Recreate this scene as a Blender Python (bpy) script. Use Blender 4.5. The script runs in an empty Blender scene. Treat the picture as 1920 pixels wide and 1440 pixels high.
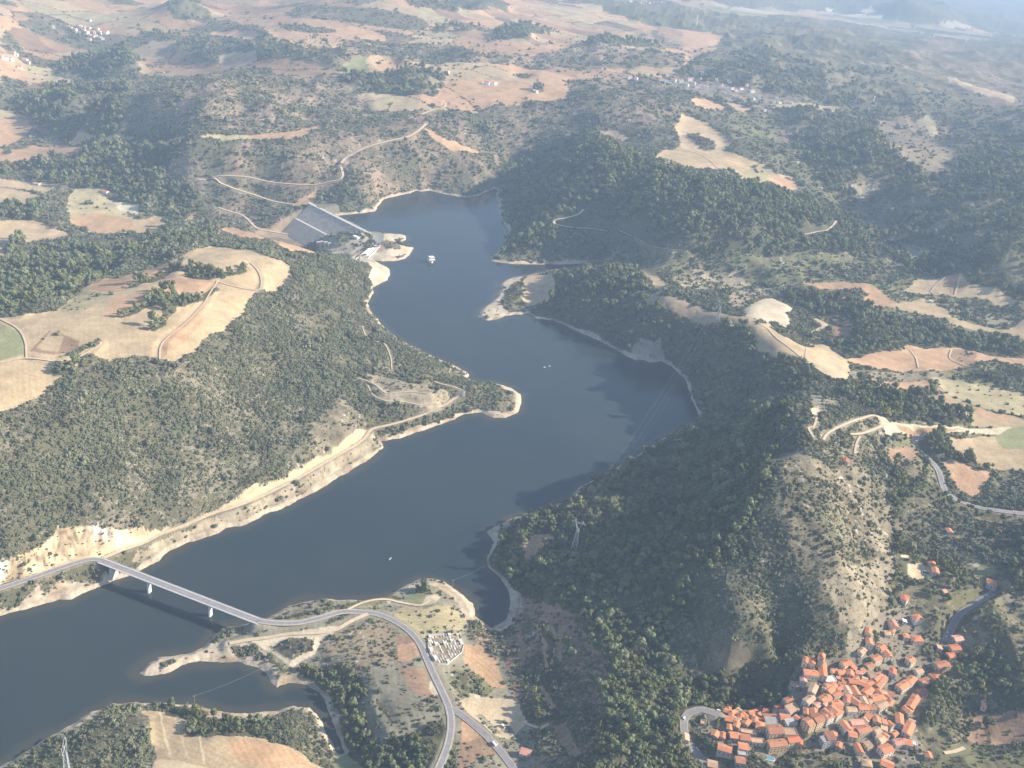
import bpy, math, random
import numpy as np
from mathutils import Vector, Matrix
R = math.radians
rng = np.random.default_rng(7)
random.seed(7)
scene = bpy.context.scene
C = scene.collection

# ------------------------------------------------------------------ camera
CAM_Z = 800.0
PITCH, ROLL, F_PX = R(27.0), R(8.0), 1884.0
W_PX, H_PX = 1920.0, 1440.0
fwd = np.array([0.0, math.cos(PITCH), -math.sin(PITCH)])
r0 = np.array([1.0, 0.0, 0.0]); u0 = np.array([0.0, math.sin(PITCH), math.cos(PITCH)])
cam_r = math.cos(ROLL) * r0 + math.sin(ROLL) * u0
cam_u = -math.sin(ROLL) * r0 + math.cos(ROLL) * u0
cd = bpy.data.cameras.new("camera"); cam = bpy.data.objects.new("camera", cd); C.objects.link(cam)
cd.sensor_fit = 'HORIZONTAL'; cd.angle = 2 * math.atan(W_PX / 2 / F_PX)
cd.clip_start = 1.0; cd.clip_end = 90000.0
cam.matrix_world = Matrix(((cam_r[0], cam_u[0], -fwd[0], 0), (cam_r[1], cam_u[1], -fwd[1], 0), (cam_r[2], cam_u[2], -fwd[2], CAM_Z), (0, 0, 0, 1)))
scene.camera = cam

# ------------------------------------------------------------------ sky, sun, exposure
SUN_EL, SUN_AZ = R(29.0), R(84.0)          # azimuth clockwise from +Y (the view direction)
world = bpy.data.worlds.new("World"); scene.world = world; world.use_nodes = True
wn = world.node_tree
sky = wn.nodes.new('ShaderNodeTexSky'); sky.sky_type = 'NISHITA'; sky.sun_disc = False
sky.sun_elevation = SUN_EL; sky.sun_rotation = SUN_AZ; sky.altitude = 900; sky.dust_density = 1.5; sky.ozone_density = 1.5
bg = wn.nodes['Background']; bg.inputs[1].default_value = 0.1
wn.links.new(sky.outputs[0], bg.inputs[0])
sd = bpy.data.lights.new("sun", 'SUN'); sd.energy = 4.6; sd.angle = R(0.53); sd.color = (1.0, 0.895, 0.74)
sun = bpy.data.objects.new("sun", sd); C.objects.link(sun)
sdir = Vector((math.sin(SUN_AZ) * math.cos(SUN_EL), math.cos(SUN_AZ) * math.cos(SUN_EL), math.sin(SUN_EL)))
sun.rotation_euler = (-sdir).to_track_quat('-Z', 'Y').to_euler(); sun.location = (0, 0, 3000)
vs = scene.view_settings
vs.view_transform = 'Standard'; vs.look = 'None'; vs.gamma = 1.0; vs.use_curve_mapping = False
vs.exposure = 1.15
HAZE_DENSITY = 0.82e-4
scene.render.engine = 'CYCLES'
cy = scene.cycles
cy.max_bounces = 5; cy.diffuse_bounces = 2; cy.glossy_bounces = 2; cy.transmission_bounces = 2; cy.volume_bounces = 1
cy.transparent_max_bounces = 4; cy.use_denoising = True; cy.caustics_reflective = False; cy.caustics_refractive = False
try: cy.denoiser = 'OPENIMAGEDENOISE'
except Exception: pass

# ------------------------------------------------------------------ survey: a sighted direction and a height give a point
def ray(p):
    p = np.atleast_2d(np.asarray(p, float))
    d = fwd[None] * F_PX + cam_r[None] * (p[:, 0:1] - W_PX / 2) - cam_u[None] * (p[:, 1:2] - H_PX / 2)
    return d
def at_z(p, z):
    d = ray(p); z = np.broadcast_to(np.asarray(z, float), (len(d),))
    t = (z - CAM_Z) / np.minimum(d[:, 2], -1e-3)
    t = np.minimum(t, 45000 / np.hypot(d[:, 0], d[:, 1]))
    return np.stack([d[:, 0] * t, d[:, 1] * t, z], 1)
def project(P):
    P = np.asarray(P, float) - np.array([0, 0, CAM_Z]); zc = P @ fwd
    return np.stack([W_PX / 2 + F_PX * (P @ cam_r) / zc, H_PX / 2 - F_PX * (P @ cam_u) / zc], 1)

# ------------------------------------------------------------------ naming helpers
def tag(o, label=None, cat=None, group=None, kind=None):
    if label: o['label'] = label
    if cat: o['category'] = cat
    if group: o['group'] = group
    if kind: o['kind'] = kind
    return o
def link(name, me, parent=None):
    o = bpy.data.objects.new(name, me); C.objects.link(o)
    if parent is not None: o.parent = parent
    return o
def empty(name, loc, rz=0.0):
    o = bpy.data.objects.new(name, None); C.objects.link(o)
    o.location = loc; o.rotation_euler = (0, 0, rz); o.empty_display_size = 1
    return o
class MB:
    """collects verts and faces for one mesh"""
    def __init__(s): s.v = []; s.f = []
    def add(s, vs, fs):
        n = len(s.v); s.v += [tuple(map(float, v)) for v in vs]; s.f += [tuple(i + n for i in f) for f in fs]; return s
    def box(s, x0, x1, y0, y1, z0, z1):
        v = [(x, y, z) for z in (z0, z1) for y in (y0, y1) for x in (x0, x1)]
        return s.add(v, [(0, 2, 3, 1), (4, 5, 7, 6), (0, 1, 5, 4), (2, 6, 7, 3), (0, 4, 6, 2), (1, 3, 7, 5)])
    def bar(s, a, b, w, h=None):
        a = Vector(a); b = Vector(b); h = h or w; d = (b - a).normalized()
        x = d.orthogonal().normalized() if abs(d.z) > 0.95 else d.cross(Vector((0, 0, 1))).normalized(); y = x.cross(d)
        v = [p + x * sx * w / 2 + y * sy * h / 2 for p in (a, b) for sx, sy in ((-1, -1), (1, -1), (1, 1), (-1, 1))]
        return s.add(v, [(3, 2, 1, 0), (4, 5, 6, 7), (0, 1, 5, 4), (1, 2, 6, 5), (2, 3, 7, 6), (3, 0, 4, 7)])
    def tube(s, pts, r, n=5):
        base = len(s.v); pts = [Vector(p) for p in pts]
        for i, p in enumerate(pts):
            d = (pts[min(i + 1, len(pts) - 1)] - pts[max(i - 1, 0)]).normalized()
            x = d.orthogonal().normalized(); y = d.cross(x); rr = r[i] if isinstance(r, (list, tuple)) else r
            for k in range(n):
                a = 2 * math.pi * k / n; s.v.append(tuple(p + x * rr * math.cos(a) + y * rr * math.sin(a)))
        for i in range(len(pts) - 1):
            for k in range(n):
                k2 = (k + 1) % n
                s.f.append((base + i * n + k, base + i * n + k2, base + (i + 1) * n + k2, base + (i + 1) * n + k))
        s.f.append(tuple(base + k for k in range(n))[::-1]); s.f.append(tuple(base + (len(pts) - 1) * n + k for k in range(n)))
        return s
    def prism(s, poly, z0, z1):
        n = len(poly); v = [(x, y, z0) for x, y in poly] + [(x, y, z1) for x, y in poly]
        return s.add(v, [tuple(range(n))[::-1], tuple(range(n, 2 * n))] + [(i, (i + 1) % n, n + (i + 1) % n, n + i) for i in range(n)])
    def mesh(s, name, m, smooth=False):
        me = bpy.data.meshes.new(name); me.from_pydata(s.v, [], s.f)
        for x in (m if isinstance(m, (list, tuple)) else [m]): me.materials.append(x)
        if smooth: me.polygons.foreach_set('use_smooth', [True] * len(me.polygons))
        me.update(); return me
    def build(s, name, m, parent=None, smooth=False):
        return link(name, s.mesh(name, m, smooth), parent)

# ------------------------------------------------------------------ materials
def mat(name):
    m = bpy.data.materials.new(name); m.use_nodes = True
    nt = m.node_tree; b = nt.nodes['Principled BSDF']; b.inputs['Specular IOR Level'].default_value = 0.15
    return m, nt, b
def noise(nt, vec, scale, detail=4, rough=0.6):
    n = nt.nodes.new('ShaderNodeTexNoise'); n.inputs['Scale'].default_value = scale
    n.inputs['Detail'].default_value = detail; n.inputs['Roughness'].default_value = rough
    if vec is not None: nt.links.new(vec, n.inputs['Vector'])
    return n.outputs[0]
def maprange(nt, val, a, b, c, d):
    n = nt.nodes.new('ShaderNodeMapRange'); nt.links.new(val, n.inputs[0])
    for i, x in zip((1, 2, 3, 4), (a, b, c, d)): n.inputs[i].default_value = x
    return n.outputs[0]
def mix(nt, fac, a, b, kind='MIX'):
    n = nt.nodes.new('ShaderNodeMix'); n.data_type = 'RGBA'; n.blend_type = kind
    for s, x in ((0, fac), (6, a), (7, b)):
        if isinstance(x, (float, int)): n.inputs[s].default_value = x
        elif isinstance(x, tuple): n.inputs[s].default_value = (*x, 1)
        else: nt.links.new(x, n.inputs[s])
    return n.outputs[2]
def mul(nt, a, b, op='MULTIPLY'):
    n = nt.nodes.new('ShaderNodeMath'); n.operation = op
    for s, x in ((0, a), (1, b)):
        if isinstance(x, (float, int)): n.inputs[s].default_value = x
        else: nt.links.new(x, n.inputs[s])
    return n.outputs[0]
def geo_pos(nt): return nt.nodes.new('ShaderNodeNewGeometry').outputs['Position']
def simple(name, col, rough=0.8, var=0.25, scale=0.4, rnd=0.0, var2=0.0, spec=0.15):
    """a colour weathered by world-scale noise, with a little change from one object to the next"""
    m, nt, b = mat(name); b.inputs['Roughness'].default_value = rough; b.inputs['Specular IOR Level'].default_value = spec
    p = geo_pos(nt); f = maprange(nt, noise(nt, p, scale, 5, 0.65), 0.3, 0.7, 1 - var, 1 + var)
    if var2: f = mul(nt, f, maprange(nt, noise(nt, p, scale * 7, 3), 0.3, 0.7, 1 - var2, 1 + var2))
    if rnd:
        oi = nt.nodes.new('ShaderNodeObjectInfo'); f = mul(nt, f, maprange(nt, oi.outputs['Random'], 0, 1, 1 - rnd, 1 + rnd))
    v = nt.nodes.new('ShaderNodeVectorMath'); v.operation = 'SCALE'; v.inputs[0].default_value = col; nt.links.new(f, v.inputs['Scale'])
    nt.links.new(v.outputs[0], b.inputs['Base Color']); return m
# ------------------------------------------------------------------ survey data: shoreline, spot heights, roads, land cover (sighted points)
SHORE = [(-420,1290),(-200,1215),(0,1155),(40,1145),(75,1135),(110,1123),(130,1125),(165,1108),(208,1091),(222,1087),(245,1078),(267,1069),(300,1050),(320,1032),(367,1013),(413,998),(423,990),(460,985),(480,973),(507,960),(520,957),(583,927),(640,892),(690,863),(718,838),(713,827),(750,822),(800,805),(840,790),(870,777),(903,773),(927,784),(950,783),(970,773),(976,760),(978,740),(960,728),(927,718),(887,715),(878,709),(879,701),(847,683),(820,672),(780,653),(750,637),(723,617),(703,593),(692,580),(690,570),(700,547),(698,538),(727,525),(732,514),(728,503),(708,492),(698,487),(717,490),(742,489),(760,485),(773,472),(776,465),(757,460),(750,455),(760,450),(761,443),(753,440),(717,438),(707,435),(690,434),(632,404),(658,402),(705,396),(708,388),(717,377),(723,372),(770,362),(781,357),(790,359),(805,357),(830,363),(870,370),(897,367),(927,353),(933,356),(930,368),(934,383),(937,407),(953,433),(950,447),(933,473),(919,483),(923,490),(960,495),(1040,496),(1120,493),(1067,502),(1040,505),(990,516),(957,522),(937,532),(938,542),(930,560),(903,580),(897,595),(913,601),(933,598),(947,592),(990,588),(1007,597),(1037,600),(1070,615),(1107,632),(1140,647),(1173,667),(1193,675),(1207,675),(1220,680),(1240,677),(1260,688),(1280,706),(1287,713),(1297,747),(1313,785),(1290,798),(1250,818),(1215,840),(1180,862),(1150,880),(1123,894),(1100,907),(1087,913),(1073,930),(1040,950),(1013,960),(987,963),(950,977),(913,997),(920,1007),(927,1017),(917,1033),(912,1047),(915,1063),(940,1083),(950,1103),(957,1117),(957,1147),(945,1165),(923,1177),(893,1157),(888,1133),(870,1117),(847,1100),(833,1090),(817,1086),(787,1083),(753,1103),(723,1120),(683,1127),(640,1125),(607,1123),(567,1130),(533,1142),(505,1157),(483,1165),(447,1173),(420,1177),(400,1193),(383,1213),(353,1225),(320,1231),(297,1233),(277,1247),(260,1260),(273,1267),(310,1264),(337,1253),(353,1243),(393,1239),(447,1242),(477,1250),(500,1262),(510,1282),(520,1290),(547,1282),(573,1283),(597,1297),(610,1313),(617,1333),(627,1360),(637,1390),(648,1412),(640,1414),(627,1403),(613,1380),(607,1357),(593,1337),(580,1325),(553,1325),(520,1332),(467,1338),(427,1335),(393,1330),(360,1320),(320,1318),(287,1318),(213,1318),(167,1337),(143,1353),(110,1373),(73,1390),(50,1407),(20,1427),(0,1438),(-200,1520),(-500,1560)]
SPOTS = [
# near bank, lower left
(400,1390,28),(130,1420,10),(250,1360,16),(560,1370,13),(300,1440,30),(500,1440,32),(0,1500,22),(620,1440,14),(400,1600,40),(900,1600,45),(1300,1600,70),(1700,1600,80),(-300,1800,40),(2100,1600,110),(160,1380,10),(350,1340,10),
# peninsula with the road
(490,1166,17.5),(560,1168,17.5),(640,1146,17),(690,1146,18),(740,1168,20),(780,1200,22),(800,1235,24),(820,1280,26),(840,1320,28),(845,1370,30),(835,1410,31),(820,1440,32),(600,1200,14),(540,1220,9),(700,1300,22),(650,1270,13),(700,1380,22),(790,1110,8),(860,1150,8),(830,1215,19),(880,1240,15),(930,1205,6),(950,1300,17),(930,1360,25),(900,1400,30),(1000,1290,18),(1000,1400,30),(440,1205,5),(300,1248,3),(610,1250,10),(740,1240,20),(600,1145,9),(700,1135,8),(760,1360,26),(720,1420,18),
# wooded slopes east of the arm
(1000,1150,15),(1050,1210,32),(1100,1100,48),(1000,1040,22),(1100,1000,45),(1150,950,50),(1200,900,45),(1230,850,22),(1250,1000,85),(1300,900,100),(1350,1000,138),(1300,1040,118),(1200,1150,72),(1300,1100,108),(1380,1050,138),(1100,1300,45),(1200,1300,58),(1250,1400,62),(1100,1420,50),(1350,830,60),(1400,870,125),(1270,950,75),(1380,930,140),(960,1020,18),(1050,960,18),
# the bare ridge
(1420,795,122),(1480,768,182),(1510,800,186),(1462,860,194),(1440,930,176),(1430,1000,156),(1440,1080,132),(1400,1150,118),(1450,1180,110),(1560,900,158),(1600,1000,135),(1660,1000,115),(1660,1100,105),(1600,1100,128),(1530,1100,138),(1500,1200,105),(1400,1210,92),(1640,1170,92),(1590,1190,98),(1530,1000,160),(1500,900,182),(1350,790,50),
# village
(1550,1260,74),(1500,1350,70),(1400,1370,66),(1300,1350,60),(1600,1320,76),(1650,1320,72),(1700,1250,74),(1760,1200,80),(1740,1300,68),(1640,1420,60),(1450,1440,58),(1400,1280,48),(1340,1300,46),(1450,1250,55),(1800,1150,92),(1860,1100,100),(1900,1200,95),(1850,1350,60),(1900,1440,70),(1780,1380,58),(1750,1060,98),(1700,1000,95),(1690,900,112),(1690,1110,96),
# upper right fields
(1530,772,176),(1600,790,148),(1650,800,138),(1750,810,120),(1850,830,113),(1920,900,110),(1800,900,105),(1750,880,110),(1830,945,98),(1920,960,105),(1920,1050,110),(2100,900,115),(2100,700,120),(2100,1200,110),(1400,622,134),(1440,660,130),(1500,640,113),(1580,700,122),(1500,735,128),(1450,710,112),(1540,590,98),(1440,580,112),(1400,570,108),(1260,568,98),(1220,520,84),(1300,540,94),(1345,680,62),(1320,622,96),(1240,640,32),(1100,560,48),(1100,520,50),(1180,560,74),(1040,545,18),(1000,540,8),(960,570,5),(1180,600,48),(1060,590,16),(1300,690,22),(1375,745,48),(1425,735,85),(1180,640,22),(1650,580,93),(1800,560,95),(1750,640,98),(1700,670,103),(1850,690,105),(1900,640,92),(1900,720,110),(1700,720,112),(1600,620,95),(1500,505,88),(1300,500,62),(1200,490,40),(1400,500,78),(1620,500,96),
# wooded hill right of the narrows
(1300,335,172),(1200,400,130),(1300,430,140),(1400,400,165),(1400,440,135),(1500,410,150),(1500,450,112),(1590,440,86),(1630,400,76),(1645,470,72),(1560,440,120),(1050,440,48),(1000,400,42),(1080,285,150),(960,305,22),(950,285,40),(1000,265,72),(1150,330,148),(970,360,30),(1150,450,60),(1020,330,90),(1120,470,30),(1000,470,18),
(1280,290,158),(1350,280,163),(1450,345,146),(1500,240,118),(1540,300,100),(1590,340,150),(1640,260,215),(1700,340,190),(1690,420,100),(1750,370,130),(1790,300,180),(1850,330,225),(1900,450,205),(1800,430,150),(1780,490,112),(1860,380,190),(1920,550,120),(1575,380,90),(1740,440,112),(2100,450,200),
# far right
(1500,80,180),(1700,120,215),(1850,160,235),(1920,250,190),(1720,160,205),(1600,120,200),(1400,100,180),(1380,170,180),(1300,165,175),(1450,190,168),(1550,200,170),(1750,200,195),(1600,170,190),(1300,100,180),(2100,200,230),(2100,90,200),
(1280,8,110),(1500,28,60),(1660,48,40),(1860,70,50),(1960,85,60),(1400,5,90),(1560,8,70),(1600,24,50),(1800,50,45),
(1560,-10,120),(1700,-2,230),(1760,8,190),(1820,30,90),(1870,42,30),(1915,10,20),(1640,15,90),(1620,-14,190),(2000,60,40),(2050,20,20),(1480,-20,120),(2150,40,80),
# plateau in the middle distance
(900,150,165),(1000,60,175),(1000,190,150),(700,120,165),(700,190,128),(760,230,108),(1150,120,190),(1150,200,170),(1100,20,190),(900,20,180),(760,10,220),(640,40,170),(1200,240,160),(860,215,120),(940,220,120),(850,110,172),(830,70,170),(600,120,160),
# hill behind the dam, gorge sides
(340,268,95),(450,268,100),(600,250,105),(640,310,58),(560,310,68),(450,320,52),(300,340,0),(200,300,10),(150,300,-5),(650,345,42),(700,330,56),(700,280,88),(650,280,90),(800,240,112),(850,270,88),(905,320,46),(880,280,74),(780,310,58),(740,345,16),(470,362,-2),(400,342,18),(560,375,2),(600,370,12),(625,385,14),(820,340,18),(860,350,10),(330,310,40),(250,310,12),
(300,180,128),(200,172,108),(100,195,30),(60,205,-12),(400,200,138),(500,200,138),(600,190,128),(200,232,10),(100,250,-18),(30,240,-30),(30,290,-30),(150,257,0),(250,256,32),(350,262,75),(450,235,90),(150,215,30),(280,230,70),(560,220,110),
(215,105,58),(185,138,-5),(262,132,5),(120,135,-10),(160,118,20),
(50,150,-12),(100,70,10),(200,60,25),(50,90,5),(350,60,55),(300,20,75),(400,130,58),(320,130,30),(0,30,90),(0,200,-10),(500,70,150),(600,60,150),(450,90,125),(340,-5,140),(380,20,100),(240,25,40),(420,30,70),(100,-20,70),(600,0,200),(740,-5,240),(-150,60,120),(-150,200,20),(-200,400,0),(-300,700,150),(-300,1000,60),(15,100,40),(560,40,160),
# valley below the dam
(170,400,-35),(50,370,-40),(50,440,-33),(200,445,-33),(350,412,-38),(440,402,-28),(500,420,-26),(540,445,-42),(560,455,-40),(0,480,-10),(250,440,-32),(480,390,-16),(540,400,-8),(562,412,-12),
# rock mound and spillway
(640,446,14),(612,450,-5),(665,447,15),(600,468,-25),(650,478,-8),(690,470,-2),(703,447,6),(735,470,6),(740,445,5),(765,468,3),(700,483,1),(640,480,-12),(670,490,-3),(580,462,-34),(620,464,-18),
# hill with the cropped plateau
(450,480,123),(530,500,113),(400,520,133),(300,560,140),(200,580,140),(100,600,140),(0,640,140),(330,668,140),(240,650,144),(60,740,140),(0,770,140),(500,700,72),(600,600,66),(685,545,9),(640,505,52),(300,850,72),(100,900,88),(560,800,42),(450,870,34),(700,640,30),(600,700,52),(745,700,30),(650,780,33),(540,560,95),(450,640,112),(400,740,95),(200,760,118),(0,900,105),(200,950,60),(330,940,40),(680,520,22),(650,560,35),
(0,1100,19.5),(100,1068,19.5),(180,1049,19.5),(260,1030,17),(330,1000,17),(400,975,17),(500,935,17),(600,880,17),(640,850,17),(690,818,17),(130,990,48),(60,1020,46),(0,1045,44),(210,985,42),(300,975,30),
(955,750,8),(900,740,12),(850,742,20),(820,760,24),(780,720,36),(735,680,40),(800,690,25),(860,710,10),
(200,505,66),(60,540,80),(0,560,82),(400,457,92),(300,472,84),(560,462,52),(500,450,78),(600,478,50),(0,520,40),(150,470,20),(330,447,20),
]
ROADS = {   # name: (width m, [(x, y, z)])
 'bank_road': (6.6, [(-300,1185,19.5),(-120,1138,19.5),(0,1104,19.5),(60,1084,19.5),(120,1063,19.5),(155,1052,19.5),(175,1049,19.5),(192,1051,19.5)]),
 'peninsula_road': (6.6, [(484,1164.5,18.5),(520,1169,18.5),(560,1168,18),(600,1159,18),(640,1148,18),(680,1148,18),(715,1154,19),(745,1168,20.5),(770,1186,22),(788,1208,23),(800,1235,24),(812,1262,25),(828,1295,26.5),(841,1325,28),(846,1352,29),(844,1380,30),(836,1410,31),(825,1436,32),(805,1480,33)]),
 'village_road': (6.5, [(846,1330,28.3),(862,1338,28.5),(885,1356,29),(910,1378,30),(935,1405,31),(955,1430,32),(975,1460,33)]),
 'hairpin_road': (6.5, [(1350,1441,58),(1330,1432,58),(1310,1418,58),(1293,1398,58.5),(1284,1375,59),(1282,1355,59.5),(1288,1341,60),(1300,1334,61),(1318,1331,62),(1345,1340,63.5)]),
 'ridge_road': (6.0, [(1772,1205,80.5),(1778,1190,82),(1788,1170,84),(1800,1152,88),(1822,1136,92),(1845,1122,96),(1862,1112,98)]),
 'upper_road': (7.0, [(1722,817,118),(1715,828,116),(1720,842,114),(1735,856,112),(1748,868,110),(1760,885,108),(1766,905,105),(1774,924,102),(1795,938,100),(1830,951,99),(1870,958,102),(1960,968,106)]),
}
TRACKS = {  # dirt tracks and paths, lying on the ground: (width m, colour key, [(x, y)])
 'shore_track': (5.0, [(192,1046),(230,1030),(265,1020),(300,1007),(340,990),(400,965),(440,951),(500,925),(560,897),(620,862),(655,842),(683,822),(697,808),(720,800),(760,790),(800,776),(835,762),(850,750),(867,738)]),
 'cliff_track': (8.0, [(640,312),(648,298),(662,286),(690,276),(720,266),(760,258),(785,245),(800,233)]),
 'plateau_track': (7.0, [(790,216),(812,208),(832,203),(836,192)]),
 'dam_track': (6.0, [(372,337),(400,340),(440,352),(480,370),(520,380),(552,383)]),
 'dam_foot_track': (5.0, [(410,388),(430,398),(455,405),(480,424),(505,436),(540,440)]),
 'hill_track': (6.0, [(640,312),(642,330),(620,343),(560,347),(480,342),(400,338)]),
 'wood_track': (6.0, [(1095,388),(1085,402),(1060,410),(1042,416),(1040,425),(1070,427),(1105,430),(1140,431)]),
 'wood_ride': (4.0, [(1160,437),(1200,455),(1240,468),(1290,472)]),
 'far_ride': (5.0, [(1500,443),(1530,435),(1555,427),(1568,416)]),
 'field_track': (3.0, [(-60,690),(0,681),(50,673),(110,677),(150,667),(185,651),(190,642)]),
 'headland_track': (2.6, [(50,672),(47,640),(32,615),(0,601)]),
 'crop_track': (2.6, [(411,525),(398,545),(378,575),(345,610),(312,635),(301,650),(300,676)]),
 'cross_track': (2.4, [(411,526),(440,535),(483,550),(490,530),(484,508),(470,492)]),
 'hilltop_track': (4.0, [(1544,825),(1552,812),(1570,802),(1590,793),(1615,785),(1640,783),(1650,795)]),
 'quarry_track': (4.5, [(1594,810),(1615,813),(1640,806),(1656,800)]),
 'hut_track': (3.0, [(1613,818),(1606,832),(1602,852)]),
 'ridge_path': (3.0, [(1532,780),(1526,800),(1516,802),(1525,822)]),
 'grass_path': (4.0, [(1770,1413),(1790,1408),(1808,1403)]),
 'point_path': (3.0, [(640,1144),(680,1137),(720,1130),(752,1131),(790,1132),(806,1124)]),
 'spit_track': (5.0, [(690,1152),(660,1162),(630,1180),(590,1187),(540,1186),(500,1195),(460,1205),(430,1212)]),
 'terrace_track': (2.0, [(865,738),(845,720),(828,716),(815,712)]),
 'slope_track': (2.0, [(680,612),(685,628),(700,638),(720,648),(732,668),(735,692)]),
 'terrace_lane': (1.7, [(672,706),(700,720),(722,742),(745,738),(770,732),(800,738)]),
 'terrace_lane_b': (1.7, [(690,720),(700,740),(725,758),(760,752),(790,755),(815,762)]),
 'parcel_line': (2.6, [(1422,606),(1450,628),(1490,660),(1530,690),(1560,708)]),
 'parcel_line_b': (2.6, [(1508,642),(1512,655),(1510,668)]),
 'parcel_line_c': (3.0, [(1772,521),(1755,535),(1745,548)]),
 'parcel_line_d': (3.0, [(1800,517),(1796,535),(1790,553)]),
 'parcel_line_e': (2.6, [(1784,656),(1781,672),(1800,682),(1818,688)]),
 'parcel_line_f': (2.6, [(1700,650),(1715,668),(1722,690)]),
 'parcel_line_g': (3.0, [(1270,282),(1300,285),(1330,300),(1350,318)]),
 'sand_lane': (3.0, [(985,1365),(1010,1362),(1030,1352)]),
}
# ground kinds: (soil colour, cover of bushes 0..1, roughness of relief 0..1)
K = {
 'scrub': ((.245,.212,.148), .70, 1), 'scrubdry': ((.185,.158,.105), .30, 1), 'heath': ((.27,.215,.14), .26, .4), 'scrubbrown': ((.27,.20,.14), .55, 1), 'thicket': ((.19,.165,.11), .85, 1), 'scrubgreen': ((.185,.175,.09), .40, .8),
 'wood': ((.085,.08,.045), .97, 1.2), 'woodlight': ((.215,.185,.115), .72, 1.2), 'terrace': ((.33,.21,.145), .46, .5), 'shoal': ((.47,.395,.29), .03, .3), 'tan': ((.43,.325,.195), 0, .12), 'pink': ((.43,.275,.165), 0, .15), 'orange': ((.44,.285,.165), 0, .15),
 'pale': ((.56,.47,.33), 0, .15), 'white': ((.74,.70,.62), 0, .3), 'green': ((.25,.25,.125), 0, .1), 'greentan': ((.37,.315,.18), .03, .1), 'grey': ((.26,.235,.165), .10, .2),
 'brown': ((.31,.205,.13), .03, .2), 'village': ((.24,.205,.15), .26, .1), 'sand': ((.52,.41,.26), 0, .1), 'mix': ((.40,.26,.155), -1, .25), 'cliff': ((.54,.41,.25), .16, 1.5), 'bare': ((.29,.245,.168), .22, .7),
 'asphalt': ((.21,.20,.195), 0, .05), 'rock': ((.36,.31,.24), .18, .5), 'farmix': ((.40,.32,.22), -2, .3),
}
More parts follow.
